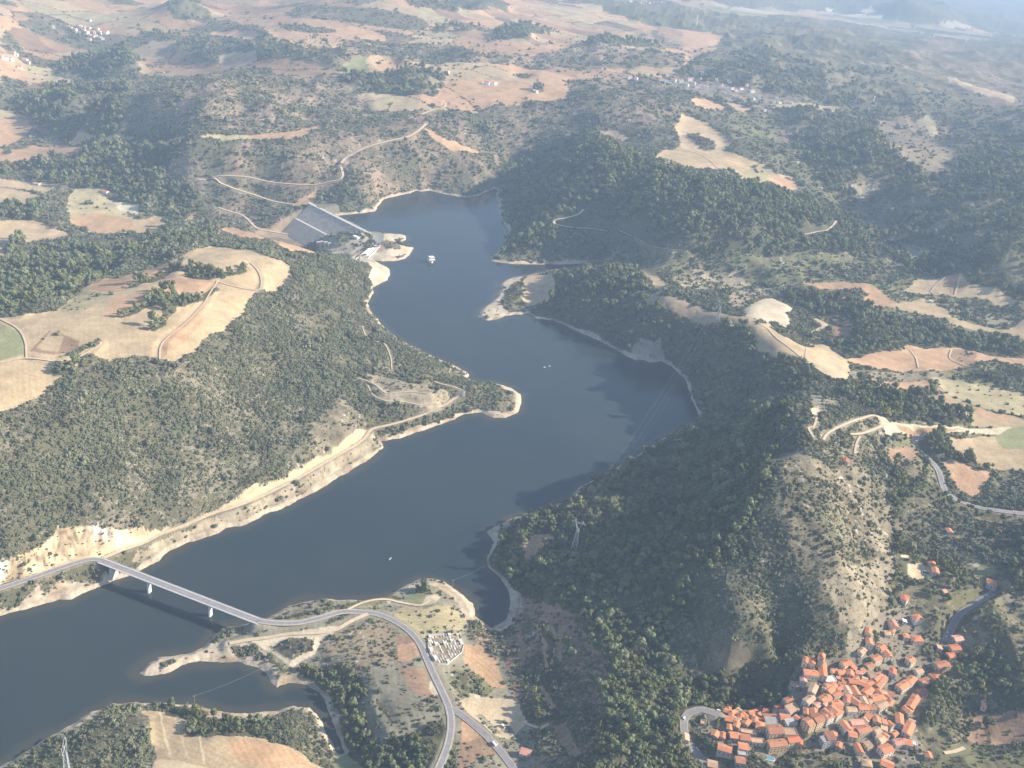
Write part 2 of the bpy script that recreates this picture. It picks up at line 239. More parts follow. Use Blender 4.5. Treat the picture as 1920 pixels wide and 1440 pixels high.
COVER = [
('mix',[(-300,-60),(420,-60),(420,0),(400,45),(345,85),(322,105),(345,112),(350,150),(330,156),(262,147),(262,127),(215,97),(150,107),(95,140),(150,152),(85,172),(30,195),(35,212),(65,230),(90,260),(115,272),(180,275),(0,308),(-300,330)]),
('mix',[(420,-60),(1130,-60),(1290,58),(1330,60),(1345,90),(1270,140),(1200,146),(1090,147),(1065,160),(1075,190),(980,200),(900,216),(850,205),(780,212),(700,205),(690,185),(640,172),(640,140),(560,112),(630,100),(600,65),(480,50),(400,45)]),
('farmix',[(1130,-60),(1280,5),(1400,15),(1560,20),(1720,45),(1870,66),(1850,76),(1740,66),(1660,56),(1580,46),(1480,36),(1400,36),(1280,15)]),
('scrub',[(0,58),(30,72),(58,100),(45,110),(0,75)]),('scrub',[(0,135),(40,150),(55,165),(0,172)]),('scrub',[(60,46),(75,36),(88,54),(65,58)]),('scrub',[(0,0),(25,8),(30,18),(0,14)]),
('woodlight',[(310,5),(345,-8),(380,0),(390,25),(400,40),(345,35),(315,30)]),('wood',[(205,-8),(250,-8),(252,14),(215,12)]),('wood',[(258,58),(300,61),(342,73),(330,80),(275,69)]),('scrub',[(330,51),(382,55),(370,62),(338,58)]),('wood',[(120,58),(150,60),(165,68),(160,76),(130,70)]),
('wood',[(110,132),(160,106),(200,94),(212,92),(240,105),(266,126),(246,136),(195,147),(165,142),(140,131)]),
('scrub',[(395,50),(480,48),(600,65),(640,98),(560,112),(400,110),(350,112),(322,105),(345,85)]),
('mix',[(255,147),(350,112),(430,126),(520,116),(640,140),(640,156),(560,151),(440,160),(330,158),(272,160)]),('mix',[(480,48),(600,60),(640,90),(600,100),(520,78)]),('pink',[(395,65),(440,60),(485,68),(480,76),(430,76),(400,72)]),
('tan',[(405,110),(440,98),(480,103),(483,116),(440,128),(415,130)]),
('orange',[(-200,222),(0,225),(30,216),(62,236),(40,260),(0,276),(-200,290)]),('orange',[(0,280),(60,272),(120,268),(180,276),(110,291),(0,305),(-200,320),(-200,300)]),
('scrubbrown',[(85,235),(100,255),(120,268),(50,275),(0,292),(0,276),(60,258),(75,240)]),
('tan',[(130,262),(145,248),(177,246),(178,258),(140,268)]),('greentan',[(180,256),(205,247),(250,247),(254,256),(215,261)]),('tan',[(290,268),(340,258),(362,260),(340,270),(295,271)]),
('orange',[(367,266),(400,257),(480,252),(500,250),(560,245),(598,232),(612,243),(580,250),(570,259),(490,264),(430,263)]),
('greentan',[(380,264),(415,255),(470,255),(470,262),(420,266)]),
('wood',[(105,295),(180,285),(300,272),(330,280),(320,310),(300,335),(400,385),(360,400),(310,405),(255,400),(190,350),(130,320)]),
('wood',[(40,205),(70,185),(110,180),(140,195),(110,235),(95,248),(70,225)]),
('tan',[(-200,335),(0,335),(70,344),(110,350),(96,368),(60,356),(0,350),(-200,360)]),('tan',[(-100,352),(0,352),(60,358),(76,370),(40,386),(0,380),(-100,385)]),('tan',[(-100,415),(0,416),(60,414),(100,428),(140,440),(120,450),(60,456),(0,482),(-100,490)]),
('greentan',[(125,380),(140,357),(185,355),(215,380),(250,410),(270,426),(240,441),(190,446),(130,420)]),('orange',[(128,408),(180,400),(245,412),(255,430),(190,440),(132,422)]),('pale',[(210,378),(235,380),(262,392),(258,405),(225,396)]),('tan',[(258,414),(290,404),(330,415),(310,425),(270,446),(232,442)]),('scrubbrown',[(300,425),(400,392),(470,372),(545,384),(545,440),(480,438),(410,430),(340,430)]),('orange',[(345,411),(370,393),(366,405),(350,416)]),
('scrubbrown',[(100,350),(135,355),(118,385),(125,420),(160,445),(300,445),(340,430),(400,430),(420,445),(330,450),(180,455),(130,445),(95,425),(85,380)]),
('wood',[(0,387),(30,380),(75,398),(92,420),(55,412),(0,414)]),('wood',[(12,455),(35,451),(63,463),(45,478),(15,476)]),
('wood',[(0,500),(80,480),(200,470),(220,500),(150,545),(80,570),(0,590)]),('wood',[(260,455),(330,445),(410,430),(410,445),(330,465),(230,490),(190,480)]),
('orange',[(410,433),(430,428),(480,440),(530,450),(600,470),(606,480),(560,475),(520,459),(440,447)]),
('thicket',[(546,468),(600,480),(660,490),(690,520),(690,560),(700,590),(750,637),(800,660),(845,683),(800,700),(700,690),(620,640),(560,560)]),
('scrubgreen',[(700,600),(760,645),(850,690),(860,715),(820,740),(760,720),(720,660)]),
('tan',[(-300,600),(0,598),(35,597),(105,583),(150,548),(155,540),(200,522),(222,521),(255,505),(310,492),(345,482),(395,464),(470,474),(490,484),(530,495),(547,507),(545,520),(520,545),(490,548),(462,565),(455,585),(420,620),(380,635),(365,665),(340,678),(320,682),(300,675),(270,670),(240,673),(200,682),(170,690),(160,695),(115,712),(70,745),(30,762),(0,772),(-300,850)]),
('orange',[(155,540),(200,522),(222,521),(255,505),(310,492),(335,492),(290,520),(230,545),(205,548)]),
('pink',[(285,548),(320,515),(370,512),(410,526),(370,552),(300,546)]),('orange',[(210,560),(275,545),(300,560),(300,570),(230,592),(195,590)]),
('greentan',[(110,582),(165,545),(215,550),(140,590)]),('orange',[(300,645),(345,605),(385,570),(380,600),(350,640),(305,676)]),
('brown',[(58,660),(95,620),(150,640),(145,662),(100,668)]),('tan',[(70,655),(98,622),(120,632),(110,662)]),
('green',[(-200,605),(0,610),(20,612),(42,630),(46,665),(0,677),(-200,690)]),
('wood',[(340,503),(365,497),(410,505),(412,515),(390,520),(342,514)]),('wood',[(412,514),(450,505),(465,495),(460,508),(420,519)]),('wood',[(232,540),(270,525),(330,495),(342,490),(345,498),(280,528)]),
('wood',[(285,550),(300,545),(355,550),(365,556),(405,535),(412,541),(395,556),(340,576),(320,590),(312,598),(300,580),(305,571),(228,597),(230,588),(280,570)]),('wood',[(280,619),(310,600),(315,606),(290,620)]),
('wood',[(98,692),(130,685),(148,693),(130,710),(100,706)]),('scrub',[(175,643),(190,639),(185,650),(150,670),(108,675),(150,663)]),('scrubgreen',[(140,690),(165,666),(203,680),(150,696)]),
# plateau bands
('scrubbrown',[(1060,147),(1200,146),(1290,160),(1340,185),(1370,215),(1270,222),(1180,262),(1060,262),(940,290),(900,240),(900,216),(980,200),(1075,190)]),
('scrubbrown',[(220,162),(330,156),(420,150),(640,145),(690,185),(640,230),(600,238),(480,250),(360,255),(290,232)]),('scrubbrown',[(560,268),(640,252),(700,276),(780,262),(940,300),(930,350),(720,372),(640,348),(470,336),(400,305),(480,270)]),
('scrubbrown',[(560,110),(640,100),(640,75),(700,72),(790,80),(870,95),(885,110),(960,110),(1080,95),(1112,102),(1280,108),(1280,130),(1100,126),(980,121),(860,121),(700,116),(640,140)]),
('wood',[(740,-5),(890,2),(962,15),(950,25),(850,25),(780,15)]),('woodlight',[(810,55),(840,45),(897,50),(890,62),(820,62)]),('pink',[(835,52),(860,51),(862,61),(835,61)]),('wood',[(930,65),(970,48),(1000,52),(1060,65),(992,70),(990,83),(915,80)]),('wood',[(960,-40),(1130,3),(1280,16),(1300,60),(1200,45),(1130,18)]),
('woodlight',[(640,145),(780,138),(835,148),(822,165),(820,182),(700,170),(640,172)]),('scrubbrown',[(745,118),(800,118),(795,130),(745,128)]),
('green',[(640,126),(685,120),(694,135),(660,141)]),('greentan',[(690,190),(730,178),(752,182),(740,195),(700,206)]),('orange',[(700,125),(760,130),(750,140),(715,142)]),
('orange',[(860,150),(960,148),(1060,165),(1065,185),(960,190),(850,180)]),('sand',[(905,152),(935,152),(935,161),(905,160)]),('scrub',[(965,133),(992,132),(995,142),(970,142)]),('wood',[(1000,165),(1015,162),(1022,175),(1005,178)]),
('scrubbrown',[(1200,85),(1240,92),(1280,100),(1275,82),(1230,55),(1200,60)]),('wood',[(1085,84),(1120,90),(1180,92),(1250,98),(1240,104),(1110,102)]),
('orange',[(790,245),(810,248),(830,262),(870,275),(898,290),(890,293),(845,285),(820,270)]),('tan',[(1115,256),(1150,250),(1178,258),(1170,265),(1118,262)]),
('tan',[(1225,298),(1240,285),(1270,278),(1278,268),(1262,245),(1278,222),(1302,228),(1330,240),(1360,260),(1370,275),(1355,285),(1382,296),(1420,310),(1440,320),(1452,330),(1480,335),(1498,358),(1450,355),(1440,345),(1420,350),(1400,351),(1385,325),(1360,318),(1340,319),(1280,316),(1250,310)]),
('scrub',[(1290,250),(1320,262),(1345,280),(1320,285),(1300,270)]),('greentan',[(1390,325),(1415,312),(1445,322),(1435,340),(1405,345)]),('pink',[(1440,345),(1455,333),(1482,336),(1497,357)]),
('grey',[(1385,255),(1410,252),(1427,265),(1420,275),(1390,268)]),('tan',[(1590,246),(1620,236),(1655,245),(1650,263),(1620,260)]),('orange',[(1290,190),(1320,185),(1365,205),(1355,216),(1322,217),(1300,207)]),('tan',[(1352,190),(1395,198),(1410,206),(1380,211)]),
('pink',[(1280,62),(1330,58),(1357,70),(1335,86),(1280,94)]),('village',[(1180,140),(1240,145),(1290,142),(1400,165),(1450,180),(1500,195),(1490,205),(1420,205),(1340,182),(1260,165)]),('greentan',[(1430,196),(1520,198),(1585,198),(1560,210),(1480,210)]),
('scrubbrown',[(1660,110),(1740,95),(1840,120),(1920,135),(2000,150),(2000,220),(1920,205),(1840,180),(1760,150),(1720,135)]),('greentan',[(1720,228),(1738,212),(1760,240),(1768,258),(1735,252)]),('tan',[(1780,140),(1840,160),(1905,178),(1900,186),(1830,172),(1780,150)]),
('woodlight',[(1280,20),(1500,45),(1650,75),(1690,100),(1660,170),(1700,230),(1560,200),(1420,170),(1400,150),(1370,110),(1360,70),(1300,60)]),
('wood',[(1130,-60),(1400,-60),(2100,-60),(2100,90),(1880,66),(1720,44),(1560,18),(1400,13),(1280,3)]),
('pale',[(1620,12),(1635,10),(1643,18),(1628,24),(1616,20)]),('pale',[(1548,12),(1560,12),(1562,20),(1548,20)]),
# woods on the right
('scrubgreen',[(1130,492),(1300,488),(1480,482),(1620,480),(1700,510),(1920,575),(2050,600),(2050,900),(1680,880),(1660,800),(1640,770),(1560,740),(1600,715),(1590,665),(1480,540),(1400,520),(1210,520)]),
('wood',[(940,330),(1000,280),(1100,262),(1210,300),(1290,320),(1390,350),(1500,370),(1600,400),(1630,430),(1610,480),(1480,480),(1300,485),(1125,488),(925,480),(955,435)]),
('woodlight',[(1480,215),(1600,215),(1700,230),(1760,330),(1920,310),(2050,330),(2050,560),(1920,580),(1700,510),(1620,470),(1620,400),(1500,330)]),
('scrubgreen',[(1370,210),(1440,210),(1500,300),(1560,370),(1600,400),(1500,362),(1490,335),(1380,285)]),
('heath',[(1640,235),(1700,210),(1750,250),(1800,300),(1780,330),(1720,330),(1660,280)]),
('bare',[(1250,525),(1300,512),(1390,510),(1410,530),(1350,545),(1280,540)]),('bare',[(1680,460),(1740,470),(1745,490),(1700,488)]),('bare',[(1600,355),(1630,352),(1645,365),(1615,372)]),
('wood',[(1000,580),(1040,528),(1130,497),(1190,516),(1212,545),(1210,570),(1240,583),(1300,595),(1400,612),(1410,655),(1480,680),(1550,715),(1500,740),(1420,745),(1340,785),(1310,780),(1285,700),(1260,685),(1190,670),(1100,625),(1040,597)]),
('rock',[(1180,655),(1200,640),(1240,640),(1250,665),(1240,680),(1200,676)]),
('tan',[(970,560),(985,520),(1000,515),(1032,517),(1040,535),(1041,560),(1020,572),(985,574)]),('scrubgreen',[(905,590),(930,560),(945,535),(985,518),(975,560),(985,575),(950,580)]),
('orange',[(1188,514),(1205,507),(1228,510),(1246,535),(1244,548),(1225,530),(1200,518)]),
('tan',[(1205,512),(1228,511),(1246,535),(1244,548),(1228,556),(1240,555),(1290,565),(1340,580),(1400,590),(1422,600),(1412,612),(1345,601),(1290,593),(1240,583),(1210,571),(1212,562),(1232,545),(1215,525)]),
('bare',[(1395,575),(1370,560),(1380,540),(1440,535),(1455,545),(1440,558),(1420,562)]),
('white',[(1398,578),(1420,564),(1450,558),(1478,570),(1486,580),(1470,588),(1440,590),(1415,586)]),('pale',[(1395,575),(1420,562),(1450,557),(1480,569),(1488,580),(1476,591),(1484,601),(1470,616),(1440,606),(1400,591)]),
('tan',[(1406,615),(1425,604),(1460,610),(1480,625),(1500,635),(1530,645),(1552,640),(1560,655),(1580,665),(1596,690),(1590,709),(1570,713),(1545,701),(1510,670),(1490,668),(1455,676),(1415,657),(1413,636)]),
('sand',[(1520,672),(1550,668),(1585,685),(1588,706),(1568,710),(1545,699)]),('scrub',[(1440,604),(1462,626),(1512,650),(1524,646),(1480,620),(1455,600)]),
('wood',[(1480,540),(1530,555),(1600,575),(1680,600),(1760,610),(1920,640),(1920,668),(1860,655),(1740,645),(1700,640),(1640,655),(1590,665),(1550,640),(1600,615),(1590,590),(1540,590),(1500,570)]),
('orange',[(1505,530),(1570,527),(1615,530),(1650,542),(1672,562),(1655,566),(1620,549),(1612,541),(1540,540)]),('pink',[(1530,550),(1590,562),(1575,566),(1540,557)]),
('orange',[(1615,566),(1640,545),(1672,562),(1690,572),(1640,582)]),('tan',[(1660,572),(1730,560),(1770,580),(1782,596),(1850,611),(1885,619),(1920,595),(2000,580),(2000,650),(1920,633),(1870,623),(1810,613),(1750,596),(1690,586)]),
('tan',[(1690,545),(1720,526),(1770,520),(1800,515),(1820,530),(1870,540),(1910,566),(1880,576),(1850,561),(1790,556),(1740,551)]),('pink',[(1770,520),(1805,514),(1815,535),(1780,556)]),('grey',[(1830,590),(1890,595),(1895,608),(1850,606)]),('brown',[(1555,607),(1590,604),(1602,620),(1590,634),(1560,625)]),
('sand',[(1522,588),(1545,600),(1556,608),(1540,614),(1518,618),(1538,606)]),
('pink',[(1580,672),(1640,660),(1690,661),(1697,648),(1740,652),(1800,650),(1860,665),(1920,672),(2050,680),(2050,700),(1920,686),(1840,681),(1830,686),(1800,690),(1740,700),(1660,691),(1610,681)]),('brown',[(1783,655),(1800,651),(1832,660),(1828,684),(1800,688),(1780,675)]),
('pink',[(1600,709),(1680,712),(1732,715),(1772,736),(1740,731),(1680,731),(1640,721)]),('bare',[(1590,690),(1680,697),(1760,705),(1800,725),(1740,715),(1680,710),(1600,704)]),
('greentan',[(1745,712),(1860,727),(1920,740),(2050,760),(2050,800),(1920,785),(1850,765),(1780,742)]),('tan',[(1735,741),(1780,742),(1850,768),(1920,788),(2050,810),(2050,880),(1920,862),(1870,802),(1816,800),(1815,785),(1760,758)]),('orange',[(1770,748),(1830,762),(1900,785),(1890,792),(1830,778)]),
('wood',[(1720,770),(1735,745),(1760,757),(1816,785),(1818,802),(1770,806),(1740,790)]),
('wood',[(1600,715),(1680,730),(1740,731),(1770,737),(1735,741),(1720,760),(1740,795),(1660,792),(1630,770),(1560,740)]),
('pale',[(1655,798),(1680,795),(1760,803),(1830,806),(1870,801),(1960,800),(1960,812),(1870,813),(1770,813),(1680,815)]),('orange',[(1680,799),(1760,806),(1830,809),(1760,812),(1690,812)]),
('tan',[(1775,826),(1870,815),(1920,850),(2050,870),(2050,900),(1920,882),(1860,880),(1800,851)]),('pink',[(1768,866),(1785,862),(1830,878),(1856,885),(1850,910),(1830,936),(1800,922),(1780,895)]),('brown',[(1655,846),(1700,842),(1726,852),(1712,868),(1670,872)]),('green',[(1862,817),(1900,800),(1960,800),(1960,845),(1880,840)]),
('wood',[(1725,820),(1760,818),(1775,830),(1790,850),(1860,882),(1850,887),(1800,868),(1780,862),(1768,868),(1750,850),(1725,840)]),
('scrub',[(1490,770),(1560,755),(1630,775),(1660,800),(1660,880),(1600,885),(1530,870),(1480,850)]),
('bare',[(1515,745),(1560,745),(1570,765),(1540,778),(1512,772)]),('pale',[(1517,773),(1530,770),(1535,782),(1528,786),(1519,781)]),('pale',[(1640,785),(1655,780),(1668,795),(1660,800),(1678,815),(1670,830),(1655,818),(1645,800)]),
# woods round the shaded ridge
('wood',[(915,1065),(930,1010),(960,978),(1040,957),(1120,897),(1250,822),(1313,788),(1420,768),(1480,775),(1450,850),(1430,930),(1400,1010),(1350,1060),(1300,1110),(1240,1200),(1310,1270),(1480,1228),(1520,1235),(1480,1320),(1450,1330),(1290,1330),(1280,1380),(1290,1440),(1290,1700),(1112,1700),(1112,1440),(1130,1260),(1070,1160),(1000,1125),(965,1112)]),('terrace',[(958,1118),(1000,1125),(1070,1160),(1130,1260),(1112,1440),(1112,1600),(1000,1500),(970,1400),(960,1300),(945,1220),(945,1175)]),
('bare',[(918,1000),(950,980),(985,965),(1000,968),(960,990),(930,1005)]),
('orange',[(978,1037),(1000,1010),(1028,1008),(1042,1018),(1012,1035),(990,1060)]),
('orange',[(1006,1178),(1013,1178),(1030,1262),(1022,1266)]),('wood',[(1014,1176),(1026,1176),(1042,1252),(1031,1260)]),('orange',[(1027,1176),(1036,1176),(1052,1244),(1043,1250)]),('wood',[(1037,1174),(1046,1174),(1062,1236),(1054,1242)]),('pink',[(985,1290),(1010,1288),(1040,1330),(1025,1350),(1000,1330)]),('brown',[(1020,1370),(1060,1360),(1090,1420),(1060,1440),(1030,1420)]),('orange',[(1045,1180),(1062,1178),(1045,1230),(1035,1240)]),('brown',[(965,1175),(975,1173),(985,1240),(975,1250)]),
('scrubgreen',[(985,1275),(1005,1265),(1030,1330),(1020,1360),(990,1340)]),('scrubbrown',[(970,1310),(1000,1300),(1060,1420),(1100,1440),(1100,1500),(1000,1470),(960,1400)]),
('scrubdry',[(1450,860),(1490,850),(1560,885),(1620,880),(1662,900),(1674,960),(1674,1040),(1668,1140),(1640,1180),(1600,1190),(1560,1180),(1520,1130),(1480,1060),(1455,960)]),
('bare',[(1540,1080),(1600,1060),(1674,1040),(1672,1110),(1660,1150),(1640,1178),(1605,1188),(1570,1165)]),('bare',[(1625,1010),(1650,985),(1668,1000),(1665,1035),(1640,1040)]),
('scrub',[(1240,1200),(1300,1110),(1380,1040),(1430,950),(1460,960),(1490,1060),(1520,1130),(1560,1180),(1530,1225),(1480,1228),(1310,1270)]),
('scrubdry',[(1340,1190),(1380,1180),(1420,1230),(1370,1262),(1310,1275),(1330,1240)]),
('woodlight',[(1665,890),(1720,870),(1760,920),(1830,955),(2050,975),(2050,1330),(1900,1335),(1830,1320),(1800,1360),(1780,1400),(1740,1440),(1740,1600),(1480,1600),(1480,1440),(1500,1410),(1700,1400),(1720,1330),(1790,1230),(1750,1190),(1690,1180),(1672,1140),(1678,1000)]),
('scrub',[(1690,960),(1760,950),(1900,985),(1920,1060),(1830,1080),(1760,1040),(1700,1030)]),
('scrubgreen',[(1810,1050),(1870,1060),(1880,1090),(1840,1110),(1800,1140),(1770,1130),(1800,1090)]),('green',[(1832,1062),(1862,1062),(1870,1075),(1850,1082),(1830,1076)]),
('sand',[(1700,1064),(1722,1060),(1748,1065),(1752,1085),(1735,1095),(1712,1092),(1700,1080)]),('pale',[(1688,1043),(1706,1042),(1704,1050),(1690,1049)]),
('brown',[(1815,1352),(1842,1340),(1920,1333),(2050,1330),(2050,1400),(1920,1390),(1852,1400),(1812,1392),(1802,1385)]),('scrubgreen',[(1760,1400),(1850,1402),(1920,1392),(2000,1400),(2000,1600),(1740,1600)]),('scrubgreen',[(1760,1330),(1830,1330),(1800,1380),(1770,1400),(1740,1380)]),
('village',[(1345,1335),(1400,1325),(1460,1320),(1490,1290),(1485,1270),(1505,1230),(1550,1215),(1600,1235),(1620,1180),(1665,1150),(1700,1150),(1730,1190),(1725,1230),(1760,1250),(1785,1235),(1760,1290),(1730,1330),(1715,1370),(1740,1400),(1720,1440),(1600,1440),(1560,1400),(1500,1400),(1400,1420),(1340,1400),(1310,1370)]),
('village',[(1770,1215),(1790,1180),(1805,1190),(1800,1225),(1785,1240)]),('bare',[(1590,1175),(1625,1180),(1610,1215),(1600,1240),(1585,1210)]),
('wood',[(1822,1344),(1829,1342),(1808,1388),(1799,1388)]),('wood',[(1845,1344),(1852,1344),(1853,1398),(1846,1398)]),
# peninsula
('grey',[(480,1160),(640,1125),(760,1100),(830,1090),(890,1160),(940,1220),(960,1300),(1000,1400),(1000,1600),(600,1600),(650,1420),(610,1300),(520,1285),(480,1245),(300,1260),(400,1215),(430,1180)]),
('heath',[(700,1160),(745,1185),(740,1240),(720,1260),(670,1270),(620,1250),(600,1215),(640,1180)]),
('scrubgreen',[(510,1162),(600,1148),(680,1132),(740,1112),(752,1125),(700,1140),(640,1145),(560,1165)]),
('pale',[(470,1205),(520,1186),(600,1181),(640,1172),(628,1186),(602,1205),(592,1228),(548,1252),(520,1232),(490,1216)]),('scrubdry',[(505,1215),(545,1200),(590,1205),(585,1225),(550,1240)]),
('wood',[(430,1215),(480,1212),(500,1230),(530,1250),(545,1268),(515,1275),(490,1250),(440,1232)]),('wood',[(560,1258),(620,1245),(650,1250),(690,1290),(672,1320),(680,1370),(720,1400),(750,1440),(740,1480),(680,1480),(650,1410),(630,1350),(612,1300),(575,1280)]),
('wood',[(730,1390),(780,1370),(820,1345),(832,1370),(820,1410),(800,1440),(740,1440)]),
('scrubbrown',[(880,1160),(900,1165),(930,1195),(932,1240),(905,1215),(880,1200)]),
('brown',[(745,1190),(782,1195),(788,1225),(765,1245),(745,1242)]),('pink',[(748,1208),(778,1205),(785,1228),(765,1242),(747,1240)]),('brown',[(745,1255),(798,1252),(805,1285),(815,1310),(800,1312),(770,1290)]),
('orange',[(872,1210),(900,1212),(930,1240),(940,1270),(950,1290),(920,1285),(890,1260),(870,1240)]),('scrubgreen',[(850,1255),(900,1265),(925,1290),(900,1312),(865,1300),(840,1275)]),
('sand',[(858,1312),(880,1300),(932,1306),(970,1310),(978,1335),(985,1368),(955,1386),(925,1381),(880,1342)]),('grey',[(888,1340),(903,1338),(940,1374),(926,1380)]),('grey',[(938,1350),(946,1348),(967,1378),(957,1381)]),
('brown',[(860,1345),(878,1350),(905,1375),(936,1410),(900,1424),(866,1440),(858,1440)]),('pink',[(862,1352),(880,1358),(910,1385),(862,1395)]),
('greentan',[(735,1165),(770,1180),(790,1200),(820,1190),(870,1180),(880,1160),(850,1140),(790,1135),(750,1140)]),('green',[(756,1118),(775,1108),(800,1120),(790,1132),(760,1128)]),('pale',[(793,1132),(800,1118),(818,1114),(826,1120),(812,1134)]),('sand',[(800,1092),(830,1092),(850,1105),(880,1135),(888,1156),(875,1150),(850,1120),(820,1100)]),('wood',[(775,1105),(800,1098),(808,1106),(790,1112)]),
('grey',[(668,1310),(690,1290),(740,1280),(790,1310),(762,1340),(740,1370),(690,1362),(670,1332)]),('wood',[(703,1310),(710,1308),(740,1352),(734,1352)]),
('pale',[(808,1275),(816,1285),(822,1302),(812,1308),(806,1292)]),('pale',[(880,1296),(900,1300),(900,1315),(882,1312)]),
('scrubgreen',[(845,1365),(852,1380),(856,1440),(830,1440),(840,1410)]),
('bare',[(804,1192),(840,1190),(862,1190),(869,1212),(865,1225),(846,1240),(838,1247),(820,1247),(812,1238),(803,1220),(802,1205)]),
('orange',[(548,386),(560,372),(592,358),(590,382)]),
('shoal',[(255,1262),(278,1244),(330,1228),(385,1210),(432,1204),(475,1214),(500,1225),(505,1262),(470,1248),(400,1240),(340,1256),(275,1268)]),('scrub',[(298,1243),(312,1238),(322,1242),(305,1250)]),('scrub',[(430,1216),(480,1214),(498,1232),(480,1240),(440,1228)]),('shoal',[(895,598),(903,580),(930,560),(938,535),(985,514),(978,524),(950,545),(938,570),(955,586),(935,602)]),
('shoal',[(927,716),(960,726),(980,738),(978,762),(970,775),(950,786),(925,788),(900,776),(918,768),(942,772),(958,758),(956,742),(932,730)]),
# near bank, lower left
('scrubgreen',[(0,1445),(60,1410),(140,1360),(200,1325),(280,1322),(275,1360),(290,1400),(290,1600),(-300,1700),(-300,1560)]),
('tan',[(240,1335),(275,1330),(300,1332),(332,1340),(356,1356),(345,1372),(390,1382),(430,1378),(500,1385),(560,1410),(620,1445),(700,1520),(300,1560),(288,1440),(296,1420),(285,1380)]),
('sand',[(300,1334),(304,1334),(322,1420),(317,1420)]),('sand',[(328,1340),(332,1342),(354,1420),(349,1420)]),('sand',[(372,1376),(376,1376),(388,1430),(383,1430)]),('scrubdry',[(225,1340),(262,1330),(280,1345),(285,1380),(240,1375)]),('orange',[(420,1385),(480,1385),(540,1405),(580,1432),(500,1440),(440,1425)]),('sand',[(288,1440),(300,1425),(340,1424),(400,1440),(440,1480),(300,1520)]),
('wood',[(320,1322),(360,1322),(400,1335),(470,1340),(500,1345),(500,1375),(440,1376),(390,1380),(348,1370),(356,1350),(335,1338)]),('scrub',[(500,1342),(575,1328),(600,1360),(630,1410),(640,1440),(590,1425),(530,1395),(500,1380)]),
('green',[(618,1425),(640,1412),(690,1445),(690,1500),(640,1480)]),
# left bank
('cliff',[(-200,1080),(0,1040),(50,1025),(95,1000),(110,980),(140,977),(200,985),(240,990),(290,985),(310,998),(260,1016),(190,1042),(120,1056),(60,1078),(0,1098),(-200,1150)]),
('bare',[(300,990),(400,955),(480,920),(470,932),(400,965),(310,1003)]),('sand',[(430,940),(480,912),(500,920),(560,890),(625,850),(680,805),(693,815),(640,848),(560,895),(480,932)]),('bare',[(310,1012),(400,975),(500,935),(560,903),(640,855),(700,815),(718,830),(690,862),(640,891),(560,936),(460,986),(370,1013),(300,1048),(270,1064),(240,1050)]),('sand',[(300,1000),(400,956),(500,911),(560,880),(625,837),(685,795),(695,812),(650,842),(560,893),(480,935),(400,968),(310,1006)]),('scrubdry',[(540,880),(600,790),(640,740),(690,780),(690,800),(620,850)]),
('scrub',[(0,1110),(60,1092),(130,1068),(190,1060),(215,1075),(160,1100),(100,1112),(0,1140),(-200,1190),(-200,1160)]),
('bare',[(690,705),(760,720),(800,740),(850,750),(820,770),(740,760),(700,740)]),('bare',[(675,700),(720,712),(760,735),(735,760),(700,742)]),('bare',[(740,722),(800,728),(845,745),(820,765),(765,758)]),('scrubdry',[(880,720),(930,722),(965,735),(972,755),(950,775),(930,760),(890,745)]),('scrubgreen',[(885,732),(930,728),(945,750),(900,760)]),
('thicket',[(640,700),(680,690),(720,760),(760,790),(740,800),(690,800),(650,760)]),
# rock mound by the dam
('rock',[(590,455),(625,440),(680,440),(690,450),(685,470),(660,480),(620,475),(595,465)]),('scrubgreen',[(628,443),(650,438),(676,443),(672,452),(640,454)]),('asphalt',[(690,440),(710,436),(722,445),(722,460),(708,462),(695,452)]),('pale',[(717,440),(760,442),(758,448),(740,450),(750,460),(773,466),(770,475),(740,487),(700,485),(690,478),(705,466),(722,462)]),('scrubdry',[(725,450),(745,455),(748,466),(720,472),(715,462)]),('pale',[(660,488),(672,484),(705,490),(728,505),(727,522),(700,535),(690,520),(700,505)]),('orange',[(708,466),(718,466),(716,474),(706,473)]),
]
# ------------------------------------------------------------------ terrain: one sheet, finest where it is nearest to the aircraft
def vnoise(x, y, wl, seed):
    """smooth value noise, about -1..1"""
    x = x / wl; y = y / wl; xi = np.floor(x).astype(np.int64); yi = np.floor(y).astype(np.int64)
    fx = x - xi; fy = y - yi; fx = fx * fx * fx * (fx * (fx * 6 - 15) + 10); fy = fy * fy * fy * (fy * (fy * 6 - 15) + 10)
    def h(a, b):
        n = (a * 374761393 + b * 668265263 + seed * 1274126177) & 0xFFFFFFFF
        n = ((n ^ (n >> 13)) * 1274126177) & 0xFFFFFFFF
        return ((n ^ (n >> 16)) & 0xFFFF) / 32767.5 - 1
    return (h(xi, yi) * (1 - fx) + h(xi + 1, yi) * fx) * (1 - fy) + (h(xi, yi + 1) * (1 - fx) + h(xi + 1, yi + 1) * fx) * fy
def smooth(a, b, x):
    t = np.clip((x - a) / (b - a), 0, 1); return t * t * (3 - 2 * t)

core = np.linspace(R(-37), R(37), 1401)
AZ = np.concatenate([np.linspace(R(-50), R(-37), 61)[:-1], core, np.linspace(R(37), R(50), 61)[1:]])
lr = [math.log(310.0)]
while lr[-1] < math.log(60000.0): lr.append(lr[-1] + (0.0021 if lr[-1] < math.log(5500) else 0.010))
LR = np.array(lr); NA, NR = len(AZ), len(LR)
gaz, glr = np.meshgrid(AZ, LR)                       # rows: range, columns: azimuth
gr = np.exp(glr); GX = gr * np.sin(gaz); GY = gr * np.cos(gaz)

